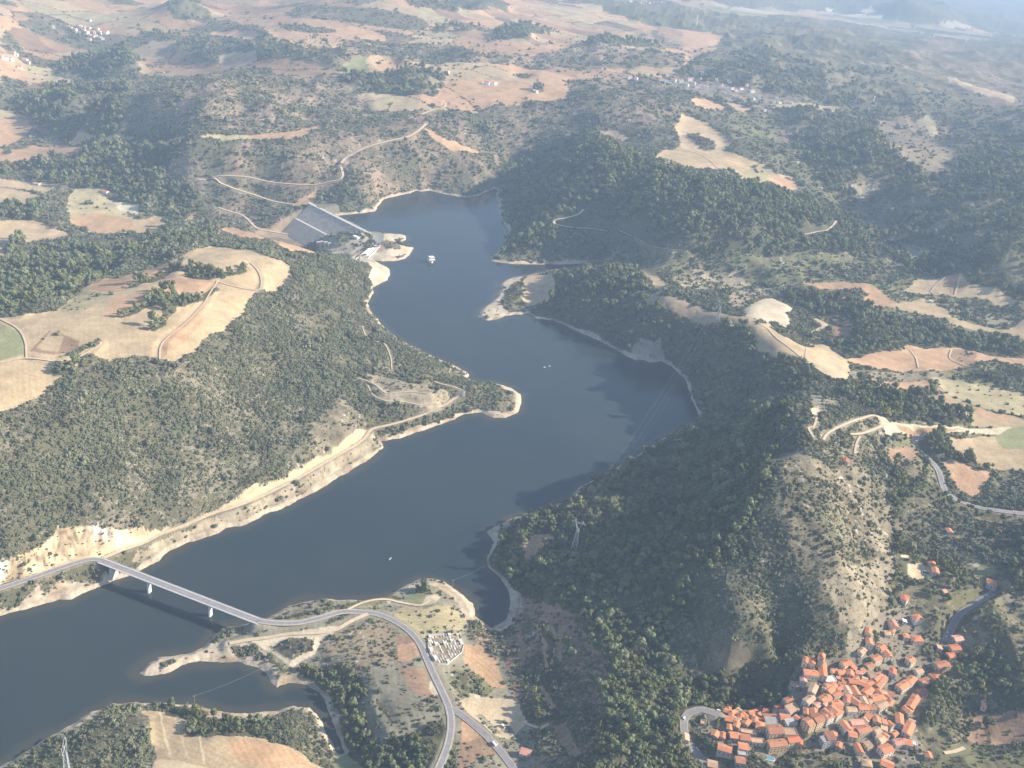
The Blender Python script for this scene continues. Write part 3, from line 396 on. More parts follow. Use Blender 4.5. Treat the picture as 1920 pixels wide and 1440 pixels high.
sp = np.array(SPOTS, float); P = at_z(sp[:, :2], sp[:, 2])
sh = at_z(np.array(SHORE), 0.0); LAKE = sh[:, :2]
def densify(poly, step, closed=True):
    out = []; n = len(poly)
    for i in range(n if closed else n - 1):
        a, b = poly[i], poly[(i + 1) % n]; k = max(1, int(np.linalg.norm(b - a) / step))
        for j in range(k): out.append(a + (b - a) * j / k)
    return np.array(out if closed else out + [poly[-1]])
dshore = densify(LAKE, 60.0)
ctl = np.concatenate([P[:, :2], dshore, np.array([[x, y] for x in (-9000, -3000, 3000, 9000) for y in (250,)])])
ctz = np.concatenate([P[:, 2], np.full(len(dshore), 3.0), np.full(4, 60.0)])
U = np.stack([np.arctan2(ctl[:, 0], ctl[:, 1]), np.log(np.hypot(ctl[:, 0], ctl[:, 1]))], 1)
keep = (np.abs(U[:, 0]) < R(75)); U, ctz = U[keep], ctz[keep]
def kern(d2): return np.sqrt(d2 + 0.012 ** 2)
A = kern(((U[:, None] - U[None]) ** 2).sum(2)); n = len(U); A[np.arange(n), np.arange(n)] -= 0.004
M = np.zeros((n + 1, n + 1)); M[:n, :n] = A; M[:n, n] = 1; M[n, :n] = 1
sol = np.linalg.solve(M, np.concatenate([ctz, [0.0]])); wgt, wc = sol[:n], sol[n]
ca, cl = AZ[::3], LR[::3]
if ca[-1] != AZ[-1]: ca = np.append(ca, AZ[-1])
if cl[-1] != LR[-1]: cl = np.append(cl, LR[-1])
cz = np.zeros((len(cl), len(ca)))
for i, l in enumerate(cl):
    d2 = (ca[:, None] - U[None, :, 0]) ** 2 + (l - U[None, :, 1]) ** 2
    cz[i] = kern(d2) @ wgt + wc
def upsample(cz):
    ia = np.clip(np.searchsorted(ca, AZ, 'right') - 1, 0, len(ca) - 2); ta = (AZ - ca[ia]) / (ca[ia + 1] - ca[ia])
    il = np.clip(np.searchsorted(cl, LR, 'right') - 1, 0, len(cl) - 2); tl = ((LR - cl[il]) / (cl[il + 1] - cl[il]))[:, None]
    rows = cz[:, ia] * (1 - ta) + cz[:, ia + 1] * ta
    return rows[il] * (1 - tl) + rows[il + 1] * tl
GZ = upsample(cz)
far = smooth(math.log(14000), math.log(22000), glr)           # beyond the last hills: a plain that runs to the horizon
GZ = GZ * (1 - far) + (60 + 60 * vnoise(GX, GY, 5000, 3)) * far
GZ = np.clip(GZ, -46, 800)

def inside(poly, x, y):
    c = np.zeros(x.shape, bool); n = len(poly)
    for i in range(n):
        x1, y1 = poly[i]; x2, y2 = poly[(i + 1) % n]
        if y1 == y2: continue
        m = ((y1 > y) != (y2 > y)); c ^= m & (x < (x2 - x1) * (y - y1) / (y2 - y1) + x1)
    return c
def seg_dist(poly, x, y, closed):
    d = np.full(x.shape, 1e9); s = np.zeros(x.shape); acc = 0.0; n = len(poly)
    for i in range(n if closed else n - 1):
        a = poly[i]; b = poly[(i + 1) % n]; e = b - a; L = float(np.hypot(*e)) + 1e-9
        t = np.clip(((x - a[0]) * e[0] + (y - a[1]) * e[1]) / (L * L), 0, 1)
        dd = np.hypot(x - a[0] - t * e[0], y - a[1] - t * e[1]); m = dd < d
        d[m] = dd[m]; s[m] = acc + t[m] * L; acc += L
    return d, s
x0, y0 = LAKE.min(0) - 200; x1, y1 = LAKE.max(0) + 200
near = (GX > x0) & (GX < x1) & (GY > y0) & (GY < y1)
SD = np.full(GX.shape, 500.0)
wx, wy = GX[near], GY[near]
jx = 1.6 * vnoise(wx, wy, 14, 21) + 0.8 * vnoise(wx, wy, 5, 22); jy = 1.6 * vnoise(wx, wy, 14, 23) + 0.8 * vnoise(wx, wy, 5, 24)
dd, _ = seg_dist(LAKE, wx + jx, wy + jy, True); ins = inside(LAKE, wx + jx, wy + jy); SD[near] = np.where(ins, -dd, dd)
def lake_bed(z):
    bank = np.minimum(SD * 0.55, 3.2 + 0.05 * SD); s = smooth(7, 42, SD)
    land = bank * (1 - s) + z * s; land = np.where((SD < 30), np.maximum(land, np.minimum(bank, 2.5)), land)
    return np.where(SD > 0, land, np.maximum(SD * 0.45, -14))
GZ = lake_bed(GZ)

def grid_lookup(G, x, y):
    a = np.arctan2(x, y); l = np.log(np.maximum(np.hypot(x, y), 311.0))
    ia = np.clip(np.searchsorted(AZ, a, 'right') - 1, 0, NA - 2); ta = np.clip((a - AZ[ia]) / (AZ[ia + 1] - AZ[ia]), 0, 1)
    il = np.clip(np.searchsorted(LR, l, 'right') - 1, 0, NR - 2); tl = np.clip((l - LR[il]) / (LR[il + 1] - LR[il]), 0, 1)
    return (G[il, ia] * (1 - ta) + G[il, ia + 1] * ta) * (1 - tl) + (G[il + 1, ia] * (1 - ta) + G[il + 1, ia + 1] * ta) * tl
def H(x, y): return grid_lookup(GZ, np.asarray(x, float), np.asarray(y, float))
TL = np.exp(np.linspace(math.log(420), math.log(45000), 2600))
def hit(pts, lift=0.0):
    """where a sighted direction meets the ground (raised by lift)"""
    d = ray(pts); hr = np.hypot(d[:, 0], d[:, 1]); out = np.zeros((len(d), 3))
    for i in range(len(d)):
        x, y = d[i, 0] / hr[i] * TL, d[i, 1] / hr[i] * TL; z = CAM_Z + d[i, 2] / hr[i] * TL
        f = z - grid_lookup(GZ, x, y) - lift; k = np.argmax(f < 0)
        if not (f < 0).any(): k = len(TL) - 1
        k = max(k, 1); t = np.clip(f[k - 1] / (f[k - 1] - f[k] + 1e-9), 0, 1); rr = TL[k - 1] + (TL[k] - TL[k - 1]) * t
        out[i] = (d[i, 0] / hr[i] * rr, d[i, 1] / hr[i] * rr, CAM_Z + d[i, 2] / hr[i] * rr)
    return out

DAMX = (150.0, 120.0)
# ---- land cover
warp = np.maximum(1.6, gr * 0.0013)
PX = GX + warp * (vnoise(GX, GY, 17, 5) + 0.7 * vnoise(GX, GY, 60, 6)); PY = GY + warp * 1.3 * (vnoise(GX, GY, 17, 7) + 0.7 * vnoise(GX, GY, 60, 8))
keys = list(K); KI = np.zeros(GX.shape, np.int16)
big = vnoise(GX, GY, 420, 9) + 0.6 * vnoise(GX, GY, 160, 10)
KI[(big > 0.30) & (gr > 2300)] = keys.index('woodlight'); KI[(big < -0.45) & (gr > 2300)] = keys.index('scrubbrown')
allp = np.array([p for _, pl in COVER for p in pl], float); allw = hit(allp)[:, :2]; k0 = 0
loose = {'scrub', 'scrubdry', 'bare', 'heath', 'wood', 'woodlight', 'scrubbrown', 'scrubgreen', 'thicket', 'terrace', 'village'}; wl2 = np.maximum(5.0, gr * .0035)
QX = PX + wl2 * (vnoise(GX, GY, 38, 111) + .6 * vnoise(GX, GY, 13, 112)); QY = PY + wl2 * (vnoise(GX, GY, 38, 113) + .6 * vnoise(GX, GY, 13, 114)); PX0, PY0 = PX, PY
FID = np.zeros(GX.shape, np.int16)
for ci, (kind, pl) in enumerate(COVER):
    w = allw[k0:k0 + len(pl)]; k0 += len(pl)
    big_ext = max(np.ptp(w[:, 0]), np.ptp(w[:, 1])) > 60; PX, PY = (QX, QY) if kind in loose and big_ext else (PX0, PY0)
    m = (PX > w[:, 0].min()) & (PX < w[:, 0].max()) & (PY > w[:, 1].min()) & (PY < w[:, 1].max())
    if not m.any(): continue
    idx = np.nonzero(m.ravel())[0]; ok = idx[inside(w, PX.ravel()[idx], PY.ravel()[idx])]
    KI.ravel()[ok] = keys.index(kind); FID.ravel()[ok] = ci + 1
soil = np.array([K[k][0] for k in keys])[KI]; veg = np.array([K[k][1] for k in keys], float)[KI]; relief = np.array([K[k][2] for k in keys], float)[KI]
# a patchwork of small fields on the plateau and in the far valley
def patchwork(m, sx, sy, rot, seed, table):
    x = GX[m] * math.cos(rot) - GY[m] * math.sin(rot); y = GX[m] * math.sin(rot) + GY[m] * math.cos(rot)
    x = x + 25 * vnoise(x, y, 180, seed); y = y + 25 * vnoise(x, y, 150, seed + 1)
    ci, cj = np.floor(x / sx).astype(int), np.floor(y / sy).astype(int); best = np.full(x.shape, 1e18); second = best.copy(); bid = np.zeros(x.shape, np.int64)
    for di in (-1, 0, 1):
        for dj in (-1, 0, 1):
            a, b = ci + di, cj + dj; h = (a * 73856093 ^ b * 19349663 ^ seed * 83492791) & 0xFFFFFF
            sxx = (a + 0.5 + 0.8 * ((h % 997) / 997 - 0.5)) * sx; syy = (b + 0.5 + 0.8 * ((h // 997 % 991) / 991 - 0.5)) * sy
            d = np.maximum(np.abs(x - sxx) / sx, np.abs(y - syy) / sy) + 0.25 * (np.abs(x - sxx) / sx + np.abs(y - syy) / sy)
            c = d < best; second = np.where(c, best, np.minimum(second, d)); best = np.where(c, d, best); bid = np.where(c, h, bid)
    t = np.array(table)[(bid * 2654435761 >> 7) % len(table)]
    hedge = (second - best < 0.05) & ((bid >> 3) % 3 == 0)
    return t, hedge, (bid % 1000) / 1000.0
for key, sx, sy, rot, seed, tb in (('mix', 210, 120, 0.5, 31, ['tan', 'pink', 'orange', 'tan', 'pink', 'tan', 'greentan', 'tan', 'brown', 'pink', 'scrubbrown', 'orange']), ('farmix', 500, 300, 0.2, 41, ['tan', 'pale', 'greentan', 'pink', 'wood', 'tan', 'pale', 'green'])):
    m = KI == keys.index(key)
    if m.any():
        t, hd, rv = patchwork(m, sx, sy, rot, seed, [keys.index(k) for k in tb])
        s = np.array([K[k][0] for k in keys])[t] * (0.70 + 0.3 * rv)[:, None]; v = np.maximum(np.array([K[k][1] for k in keys], float)[t], .09 * (vnoise(GX[m], GY[m], 200, 78) > 0))
        s[hd] = K['wood'][0]; v[hd] = 0.9; soil[m] = s; veg[m] = v
        tri = vnoise(GX[m], GY[m], 330, 77) > 0.78; v2 = veg[m]; s2 = soil[m]; v2[tri] = 0.7; s2[tri] = K['scrubbrown'][0]; veg[m] = v2; soil[m] = s2
fld = np.isin(KI, [keys.index(k) for k in ('tan', 'pink', 'orange', 'pale', 'greentan', 'brown', 'grey')]) & (gr < 5000)
fa = (FID * 2.39996) % math.pi; per = np.maximum(6.5, 0.0055 * gr); row = np.sin((GX * np.cos(fa) + GY * np.sin(fa) + 2.5 * vnoise(GX, GY, 60, 93)) * 2 * math.pi / per)
blot = 0.10 * vnoise(GX, GY, 70, 94) + 0.07 * vnoise(GX, GY, 22, 95) + 0.05 * vnoise(GX, GY, 8, 96)
soil = soil * (1 + fld * (0.06 * row * smooth(1700, 1000, gr) + blot * .8))[..., None]
fv = np.array([0.9 + 0.2 * ((i * 7919) % 101) / 100 for i in range(len(COVER) + 1)])[FID]; soil = soil * fv[..., None]
WOOD = (veg > 0.95) | ((veg > 0.71) & (veg < 0.73)); veg = np.clip(veg + (0.22 * vnoise(GX, GY, 75, 12) + 0.20 * vnoise(GX, GY, 28, 13)) * ((veg > 0.15) & (veg < 0.9)) * np.where(veg < .3, .5, np.where(np.abs(veg - .72) < .01, 2.2, 1)), 0, 1)

def blur(a, k):
    for ax in (0, 1):
        c = np.cumsum(np.concatenate([np.repeat(np.take(a, [0], ax), k + 1, ax), a, np.repeat(np.take(a, [-1], ax), k, ax)], ax), ax)
        a = (np.take(c, range(2 * k + 1, c.shape[ax]), ax) - np.take(c, range(0, c.shape[ax] - 2 * k - 1), ax)) / (2 * k + 1)
    return a
rel = blur(blur(relief, 5), 5) * smooth(4, 60, np.where(SD > 0, SD, 0))
n1 = 1 - 2 * np.abs(vnoise(GX, GY, 260, 51)); n2 = 1 - 2 * np.abs(vnoise(GX, GY, 110, 52))
GZ = GZ + rel * (8 * n1 + 6.5 * n2 + 3.2 * vnoise(GX, GY, 45, 53) + 1.3 * vnoise(GX, GY, 18, 54) + 0.7 * vnoise(GX, GY, 7, 55))
GZ = GZ + rel * smooth(2300, 3600, gr) * (24 * (1 - 2 * np.abs(vnoise(GX, GY, 620, 56))) + 12 * (1 - 2 * np.abs(vnoise(GX, GY, 300, 66))) + 6 * vnoise(GX, GY, 180, 57))
cliffm = blur((KI == keys.index('cliff')).astype(float), 2); GZ += cliffm * (3.0 * np.abs(vnoise(GX, GY, 9, 58)) + 1.5 * vnoise(GX, GY, 4, 59))
canopy = blur(WOOD.astype(float), 2) * smooth(1800, 3200, gr) * (gr < 12000)
GZ = GZ + canopy * (2.6 * vnoise(GX, GY, 13, 60) + 2.0 * vnoise(GX, GY, 31, 61))
crk = vnoise(GX * 1.0 + GZ * .3, GY * .35 + GZ * .9, 7, 62) + .7 * vnoise(GX, GY, 16, 63); soil = soil * (1 + (0.45 * crk * cliffm)[..., None])
wh = (cliffm * smooth(.35, .75, vnoise(GX, GY, 26, 64)))[..., None]; soil = soil * (1 - wh) + np.array([.74, .68, .57]) * wh
# the valley is cut down to the dam's downstream face
wp = lambda px, py, z: at_z([(px, py)], z)[0]
DA, DB = wp(585, 383, 9), wp(690, 436, 9); du = (DB - DA)[:2]; DLEN = float(np.hypot(*du)); du /= DLEN; dv = np.array([du[1], -du[0]]); tv = wp(548, 442, -42)[:2] - DA[:2]
if tv @ dv < 0: dv = -dv
lx = (GX - DA[0]) * du[0] + (GY - DA[1]) * du[1]; ly = (GX - DA[0]) * dv[0] + (GY - DA[1]) * dv[1]
def loc(px, py, z): w = wp(px, py, z)[:2] - DA[:2]; return float(w @ du), float(w @ dv)
print('dam', DLEN, 'berm ends', loc(562, 416, -18), loc(609, 442, -18), 'toe ends', loc(548, 442, -43), loc(593, 449, -43))
dsurf = np.interp(ly, [0, 5, 47, 53, 94, 150], [9, 8.6, -18, -18, -43, -44]); xl = np.interp(ly, [0, 47, 94], [-4, 6, 14]); xr = np.interp(ly, [0, 47, 94], [DLEN + 5, DAMX[0], DAMX[1]])
dm = smooth(-14, 0, lx - xl) * smooth(14, 0, lx - xr) * (ly > 3) * smooth(190, 120, ly)
veg[(lx > -8) & (lx < DLEN + 8) & (ly > -45) & (ly < 12)] = 0; veg[dm > .2] = 0
GZ = np.where((dm > 0) & (gr < 6000), np.minimum(GZ, GZ * (1 - dm) + (dsurf - 2.5) * dm), GZ)
rk = smooth(.55, .8, vnoise(GX, GY, 5, 97)) * smooth(.1, .4, vnoise(GX, GY, 45, 98)) * ((veg > .2) & (gr < 3000) & (KI != keys.index('bare')) & ~WOOD); soil = soil * (1 - rk[..., None]) + np.array([.46, .41, .335]) * rk[..., None]
dry = np.isin(KI, [keys.index('scrubdry'), keys.index('bare')]); soil = soil * (1 + dry * (.30 * (1 - 2 * np.abs(vnoise(GX + .5 * GY, GY * .45, 24, 101))) * .6 + .18 * vnoise(GX, GY, 9, 102) + .14 * vnoise(GX, GY, 3.5, 103)))[..., None]; mud = smooth(.25, .7, vnoise(GX, GY, 24, 104)) * .32
# bare drawdown band above the water
band = 3.3 + 1.9 * vnoise(GX, GY, 80, 14) + 1.1 * vnoise(GX, GY, 14, 15)
bm = smooth(0.6, -0.6, GZ - band) * (SD > -15) * (SD < 45) * (gr < 6000)
bankc = np.array([.48, .395, .285]) * (1 - .16 * (np.sin(GZ * 5.2 + 1.3 * vnoise(GX, GY, 20, 18)) > .55))[..., None] * (1 - mud[..., None] * np.array([.8, 1, 1.1])) * (1 + 0.16 * vnoise(GX, GZ * 9, 8, 16) + 0.1 * vnoise(GX, GY, 5, 17))[..., None]
soil = soil * (1 - bm[..., None]) + bankc * bm[..., None]; veg = veg * (1 - bm)

# ---- roads: the ground is graded under them
def path_z(xy, z):
    s = np.concatenate([[0], np.cumsum(np.hypot(*np.diff(xy, axis=0).T))]); return s
def spline(pts, step):
    """smooth curve through points (n x 3)"""
    pts = np.asarray(pts, float); out = []
    ext = np.concatenate([[2 * pts[0] - pts[1]], pts, [2 * pts[-1] - pts[-2]]])
    for i in range(len(pts) - 1):
        a, b, c, d = ext[i:i + 4]; k = max(2, int(np.linalg.norm(c[:2] - b[:2]) / step))
        for j in range(k):
            t = j / k; out.append(0.5 * (2 * b + (c - a) * t + (2 * a - 5 * b + 4 * c - d) * t * t + (3 * b - a - 3 * c + d) * t ** 3))
    out.append(pts[-1]); return np.array(out)
road_pts = {}
ROADD = np.full(GX.shape, 1e9)
def grade(pts, half, soft):
    xy = pts[:, :2]; m = (GX > xy[:, 0].min() - half - soft) & (GX < xy[:, 0].max() + half + soft) & (GY > xy[:, 1].min() - half - soft) & (GY < xy[:, 1].max() + half + soft)
    if not m.any(): return
    d, s = seg_dist(xy, GX[m], GY[m], False); L = path_z(xy, None); zr = np.interp(s, L, pts[:, 2])
    t = smooth(half, half + soft, d); z = GZ[m]; ok = SD[m] > 0.5; GZ[m] = np.where(ok, zr * (1 - t) + z * t, z); ROADD[m] = np.minimum(ROADD[m], d - half)
for nm, (w, pl) in ROADS.items():
    a = np.array(pl, float); q = spline(at_z(a[:, :2], a[:, 2]), 6.0); road_pts[nm] = (w, q); grade(q, w / 2 + 1.5, 12)
for nm, (w, pl) in TRACKS.items():
    q = hit(pl)
    if nm.startswith('parcel'):
        q = spline(q, 3.0); q[:, 2] = H(q[:, 0], q[:, 1]); road_pts[nm] = (w, q); continue
    q = spline(q, 6.0); z = H(q[:, 0], q[:, 1]); kk = 9
    z = np.convolve(np.pad(z, kk, 'edge'), np.ones(2 * kk + 1) / (2 * kk + 1), 'valid'); q[:, 2] = np.where(grid_lookup(SD, q[:, 0], q[:, 1]) < 60, np.maximum(z, 1.0), z); road_pts[nm] = (w, q); grade(q, w / 2 + 1.0, 10)
veg = veg * smooth(0.0, 3.0, ROADD)

me = bpy.data.meshes.new("terrain"); nv = NA * NR; me.vertices.add(nv)
me.vertices.foreach_set('co', np.stack([GX, GY, GZ], 2).astype(np.float32).ravel())
i0 = (np.arange(NR - 1)[:, None] * NA + np.arange(NA - 1)[None]).ravel()
quads = np.stack([i0, i0 + 1, i0 + NA + 1, i0 + NA], 1).astype(np.int32); nf = len(quads)
me.loops.add(nf * 4); me.polygons.add(nf)
me.loops.foreach_set('vertex_index', quads.ravel()); me.polygons.foreach_set('loop_start', np.arange(0, nf * 4, 4, dtype=np.int32))
me.polygons.foreach_set('use_smooth', np.ones(nf, bool))
ca_ = me.attributes.new('soil', 'FLOAT_COLOR', 'POINT'); ca_.data.foreach_set('color', np.concatenate([soil, veg[..., None]], 2).astype(np.float32).ravel())
me.update(calc_edges=True)
m, nt, b = mat('ground'); b.inputs['Roughness'].default_value = 0.95; b.inputs['Specular IOR Level'].default_value = 0.05
at = nt.nodes.new('ShaderNodeAttribute'); at.attribute_name = 'soil'; pos = geo_pos(nt)
f = mul(nt, maprange(nt, noise(nt, pos, 0.035, 6, 0.7), 0.3, 0.7, 0.78, 1.22), maprange(nt, noise(nt, pos, 0.3, 4, 0.7), 0.3, 0.7, 0.85, 1.15))
sc = nt.nodes.new('ShaderNodeVectorMath'); sc.operation = 'SCALE'; nt.links.new(at.outputs['Color'], sc.inputs[0]); nt.links.new(f, sc.inputs['Scale'])
big_ = maprange(nt, noise(nt, pos, 0.012, 3), 0.35, 0.65, 0, 1)
bush = mix(nt, big_, (0.075, 0.085, 0.046), (0.115, 0.108, 0.062))
bush = mix(nt, maprange(nt, noise(nt, pos, 0.16, 3, 0.7), 0.35, 0.65, 0, 0.5), bush, (0.16, 0.14, 0.085))
spk = mul(nt, noise(nt, pos, 0.20, 5, 0.75), mul(nt, noise(nt, pos, 0.075, 2), 0.35), 'ADD')   # bushes seen as specks
thr = maprange(nt, at.outputs['Alpha'], 0, 1, 0.87, 0.50)
g = mul(nt, spk, thr, 'SUBTRACT'); fac = maprange(nt, g, -0.02, 0.04, 0, 0.92); 
fac = mul(nt, fac, maprange(nt, at.outputs['Alpha'], 0.02, 0.12, 0, 1))
nt.links.new(mix(nt, fac, sc.outputs[0], bush), b.inputs['Base Color'])
bp = nt.nodes.new('ShaderNodeBump'); bp.inputs['Strength'].default_value = 0.6; bp.inputs['Distance'].default_value = 1.0
nt.links.new(mul(nt, noise(nt, pos, 0.25, 4, 0.7), fac, 'ADD'), bp.inputs['Height']); nt.links.new(bp.outputs[0], b.inputs['Normal'])
me.materials.append(m)
tag(link('terrain', me), kind='structure')

# ---- water: the lake at its level, its edge hidden under the banks
wm = (SD < 5.0) & near
fm = wm[:-1, :-1] & wm[:-1, 1:] & wm[1:, 1:] & wm[1:, :-1]
fi = np.nonzero(fm.ravel())[0]; q = quads[fi]; used, inv = np.unique(q.ravel(), return_inverse=True)
wme = bpy.data.meshes.new('lake_water'); wv = np.stack([GX.ravel()[used], GY.ravel()[used], np.zeros(len(used))], 1).astype(np.float32)
wme.vertices.add(len(used)); wme.vertices.foreach_set('co', wv.ravel()); wme.loops.add(len(q) * 4); wme.polygons.add(len(q))
wme.loops.foreach_set('vertex_index', inv.astype(np.int32)); wme.polygons.foreach_set('loop_start', np.arange(0, len(q) * 4, 4, dtype=np.int32)); wme.update(calc_edges=True)
m, nt, b = mat('water'); b.inputs['Roughness'].default_value = 0.12; b.inputs['Specular IOR Level'].default_value = 0.5; b.inputs['IOR'].default_value = 1.33
pos = geo_pos(nt); big_ = maprange(nt, noise(nt, pos, 0.004, 3), 0.35, 0.65, 0, 1)
sh_ = nt.nodes.new('ShaderNodeAttribute'); sh_.attribute_name = 'shallow'
nt.links.new(mix(nt, mul(nt, sh_.outputs['Fac'], .8), mix(nt, big_, (0.022, 0.033, 0.036), (0.030, 0.040, 0.040)), (.062, .060, .042)), b.inputs['Base Color'])
mp = nt.nodes.new('ShaderNodeMapping'); mp.inputs['Scale'].default_value = (.004, .013, .01); mp.inputs['Rotation'].default_value = (0, 0, .6); nt.links.new(pos, mp.inputs[0])
nt.links.new(maprange(nt, noise(nt, mp.outputs[0], 1.0, 4, .6), .35, .65, .07, .24), b.inputs['Roughness'])
bp = nt.nodes.new('ShaderNodeBump'); bp.inputs['Strength'].default_value = 0.25; bp.inputs['Distance'].default_value = 0.3
nt.links.new(noise(nt, pos, 0.35, 4, 0.6), bp.inputs['Height']); nt.links.new(bp.outputs[0], b.inputs['Normal'])
a = wme.attributes.new('shallow', 'FLOAT', 'POINT'); a.data.foreach_set('value', smooth(-16, -1, SD.ravel()[used] + 4 * vnoise(wv[:, 0].astype(float), wv[:, 1].astype(float), 35, 99)).astype(np.float32))
wme.materials.append(m); tag(link('lake_water', wme), kind='structure')

# ---- road and track surfaces
asphalt = simple('asphalt', (0.25, 0.235, 0.235), 0.9, 0.15, 0.15); dirt = simple('dirt_surface', (0.56, 0.445, 0.30), 0.95, 0.15, 0.2); paint = simple('road_paint', (0.75, 0.74, 0.70), 0.7, 0.1, 1.0); verge = simple('gravel_verge', (0.42, 0.36, 0.27), 0.95, 0.2, 0.3)
def ribbon(name, q, half_a, half_b, lift, material, kind='structure', parent=None):
    d = np.gradient(q[:, :2], axis=0); d /= np.linalg.norm(d, axis=1)[:, None] + 1e-9; nrm = np.stack([-d[:, 1], d[:, 0]], 1)
    mb = MB(); n = len(q)
    for i in range(n):
        for h in (half_a, half_b):
            x, y = q[i, :2] + nrm[i] * h; mb.v.append((x, y, q[i, 2] + lift))
    mb.f = [(2 * i, 2 * i + 2, 2 * i + 3, 2 * i + 1) for i in range(n - 1)]
    o = mb.build(name, material, parent); 
    if kind: tag(o, kind=kind)
    return o
def drape(q):
    q = q.copy(); q[:, 2] = np.maximum(H(q[:, 0], q[:, 1]), q[:, 2]); return q
for nm, (w, q) in road_pts.items():
    r_ = float(np.hypot(q[:, 0], q[:, 1]).mean()); lift = 0.25 + 0.0004 * r_
    if nm in ROADS:
        ribbon('road_verge', q, -w / 2 - 0.8, w / 2 + 0.8, lift, verge); ribbon('road', q, -w / 2, w / 2, lift + 0.06, asphalt)
        if w > 6.55:
            for s_ in (-1, 1): ribbon('road_line', q, s_ * (w / 2 - 0.5) - 0.14, s_ * (w / 2 - 0.5) + 0.14, lift + 0.12, paint)
    else: ribbon('dirt_track', drape(q), -w / 2, w / 2, lift + (0.0 if nm.startswith('parcel') else 0.25), dirt)
# ------------------------------------------------------------------ concrete, tile and metal
concrete = simple('concrete', (0.50, 0.48, 0.44), 0.85, 0.15, 0.25); white_concrete = simple('white_concrete', (0.74, 0.71, 0.66), 0.8, 0.08, 0.3)
rockfill = simple('grey_rockfill', (0.46, 0.385, 0.31), 0.95, 0.22, 0.07, var2=0.2); rockfill_low = simple('dark_rockfill', (0.36, 0.31, 0.26), 0.95, 0.18, 0.12, var2=0.2)
galv = simple('galvanised_steel', (0.38, 0.40, 0.40), 0.5, 0.1, 1.0, spec=0.4); cable_m = simple('cable_metal', (0.34, 0.35, 0.36), 0.5, 0.05, 1.0, spec=0.4)
dark_glass = simple('window_dark', (0.05, 0.055, 0.06), 0.25, 0.2, 1.0, spec=0.5)
keepout = []        # (x, y, radius): nothing grows here

# ---- bridge: straight prestressed deck on two wall piers
pa = at_z([(188, 1050.5)], 19.5)[0]; pb = at_z([(487, 1166)], 18.5)[0]
br = empty('bridge', (pa[0], pa[1], 0)); tag(br, 'long straight concrete road bridge on two piers across the reservoir', 'bridge')
B0 = Vector((0, 0, 19.4)); B1 = Vector((pb[0] - pa[0], pb[1] - pa[1], 18.6)); bd = (B1 - B0); bl = bd.length; bn = Vector((-bd.y, bd.x, 0)).normalized()
def along(t, off=0.0, z=0.0): return B0 + bd * t + bn * off + Vector((0, 0, z))
def beam(t0, t1, o0, o1, z0, z1, nseg=1):
    mb = MB()
    for i in range(nseg):
        a, c = t0 + (t1 - t0) * i / nseg, t0 + (t1 - t0) * (i + 1) / nseg
        v = [along(t, o, z) for t in (a, c) for o, z in ((o0, z0), (o1, z0), (o1, z1), (o0, z1))]
        mb.add(v, [(3, 2, 1, 0), (4, 5, 6, 7), (0, 1, 5, 4), (1, 2, 6, 5), (2, 3, 7, 6), (3, 0, 4, 7)])
    return mb
beam(0, 1, -5.2, 5.2, -0.55, 0.0).build('deck', concrete, br)
gm = MB()
for i in range(40):      # box girder, deeper over the piers
    def dep(t): return 2.2 + 1.6 * max(math.exp(-((t - .315) / .09) ** 2), math.exp(-((t - .70) / .09) ** 2))
    t0, t1 = i / 40, (i + 1) / 40
    v = [along(t, o, z) for t in (t0, t1) for o, z in ((-2.4, -0.55 - dep(t)), (2.4, -0.55 - dep(t)), (3.0, -0.56), (-3.0, -0.56))]
    gm.add(v, [(0, 1, 5, 4), (1, 2, 6, 5), (3, 0, 4, 7)] + ([(3, 2, 1, 0)] if i == 0 else []) + ([(4, 5, 6, 7)] if i == 39 else []))
gm.build('girder', concrete, br)
beam(0, 1, -3.6, 3.6, 0.004, 0.10).build('carriageway', asphalt, br)
for s_ in (-1, 1):
    beam(0, 1, s_ * 4.45 - 0.75, s_ * 4.45 + 0.75, 0.004, 0.25).build('footway', white_concrete, br)
    rail = MB(); hb = beam(0, 1, s_ * 5.05 - 0.1, s_ * 5.05 + 0.1, 1.0, 1.2); rail.add(hb.v, hb.f); hb = beam(0, 1, s_ * 5.05 - 0.06, s_ * 5.05 + 0.06, 0.6, 0.7); rail.add(hb.v, hb.f)
    for i in range(0, 90): rail.bar(along(i / 89, s_ * 5.05, 0.26), along(i / 89, s_ * 5.05, 1.05), 0.12)
    rail.build('railing', galv, br)
for t in (.315, .70):
    pm = MB(); c0 = along(t)
    prof = [(-3.0, -1.1), (-2.2, -1.5), (2.2, -1.5), (3.0, -1.1), (3.0, 1.1), (2.2, 1.5), (-2.2, 1.5), (-3.0, 1.1)]
    bx = bd.normalized()
    def ring(sc, z): return [Vector((c0.x, c0.y, 0)) + bn * (a * sc) + bx * (b2 * sc) + Vector((0, 0, z)) for a, b2 in prof]
    rs = [ring(1.0, -14), ring(1.0, -1), ring(.86, 1.0), ring(.80, c0.z - 4.0), ring(1.05, c0.z - 3.2)]
    v = [p for r_ in rs for p in r_]; f = [(i * 8 + k, i * 8 + (k + 1) % 8, i * 8 + 8 + (k + 1) % 8, i * 8 + 8 + k) for i in range(4) for k in range(8)]
    pm.add(v, f + [tuple(range(8))[::-1], tuple(range(32, 40))]); pm.build('pier', white_concrete, br)
for t, e in ((0.085, -1), (0.985, 1)):
    am = MB(); v = [along(t + (0.012 if q else -0.012), o, z) for q in (0, 1) for o, z in ((-5.0, -17.5), (5.0, -17.5), (4.6, -2.8), (-4.6, -2.8))]
    am.add(v, [(3, 2, 1, 0), (4, 5, 6, 7), (0, 1, 5, 4), (1, 2, 6, 5), (2, 3, 7, 6), (3, 0, 4, 7)]); am.build('abutment', concrete, br)

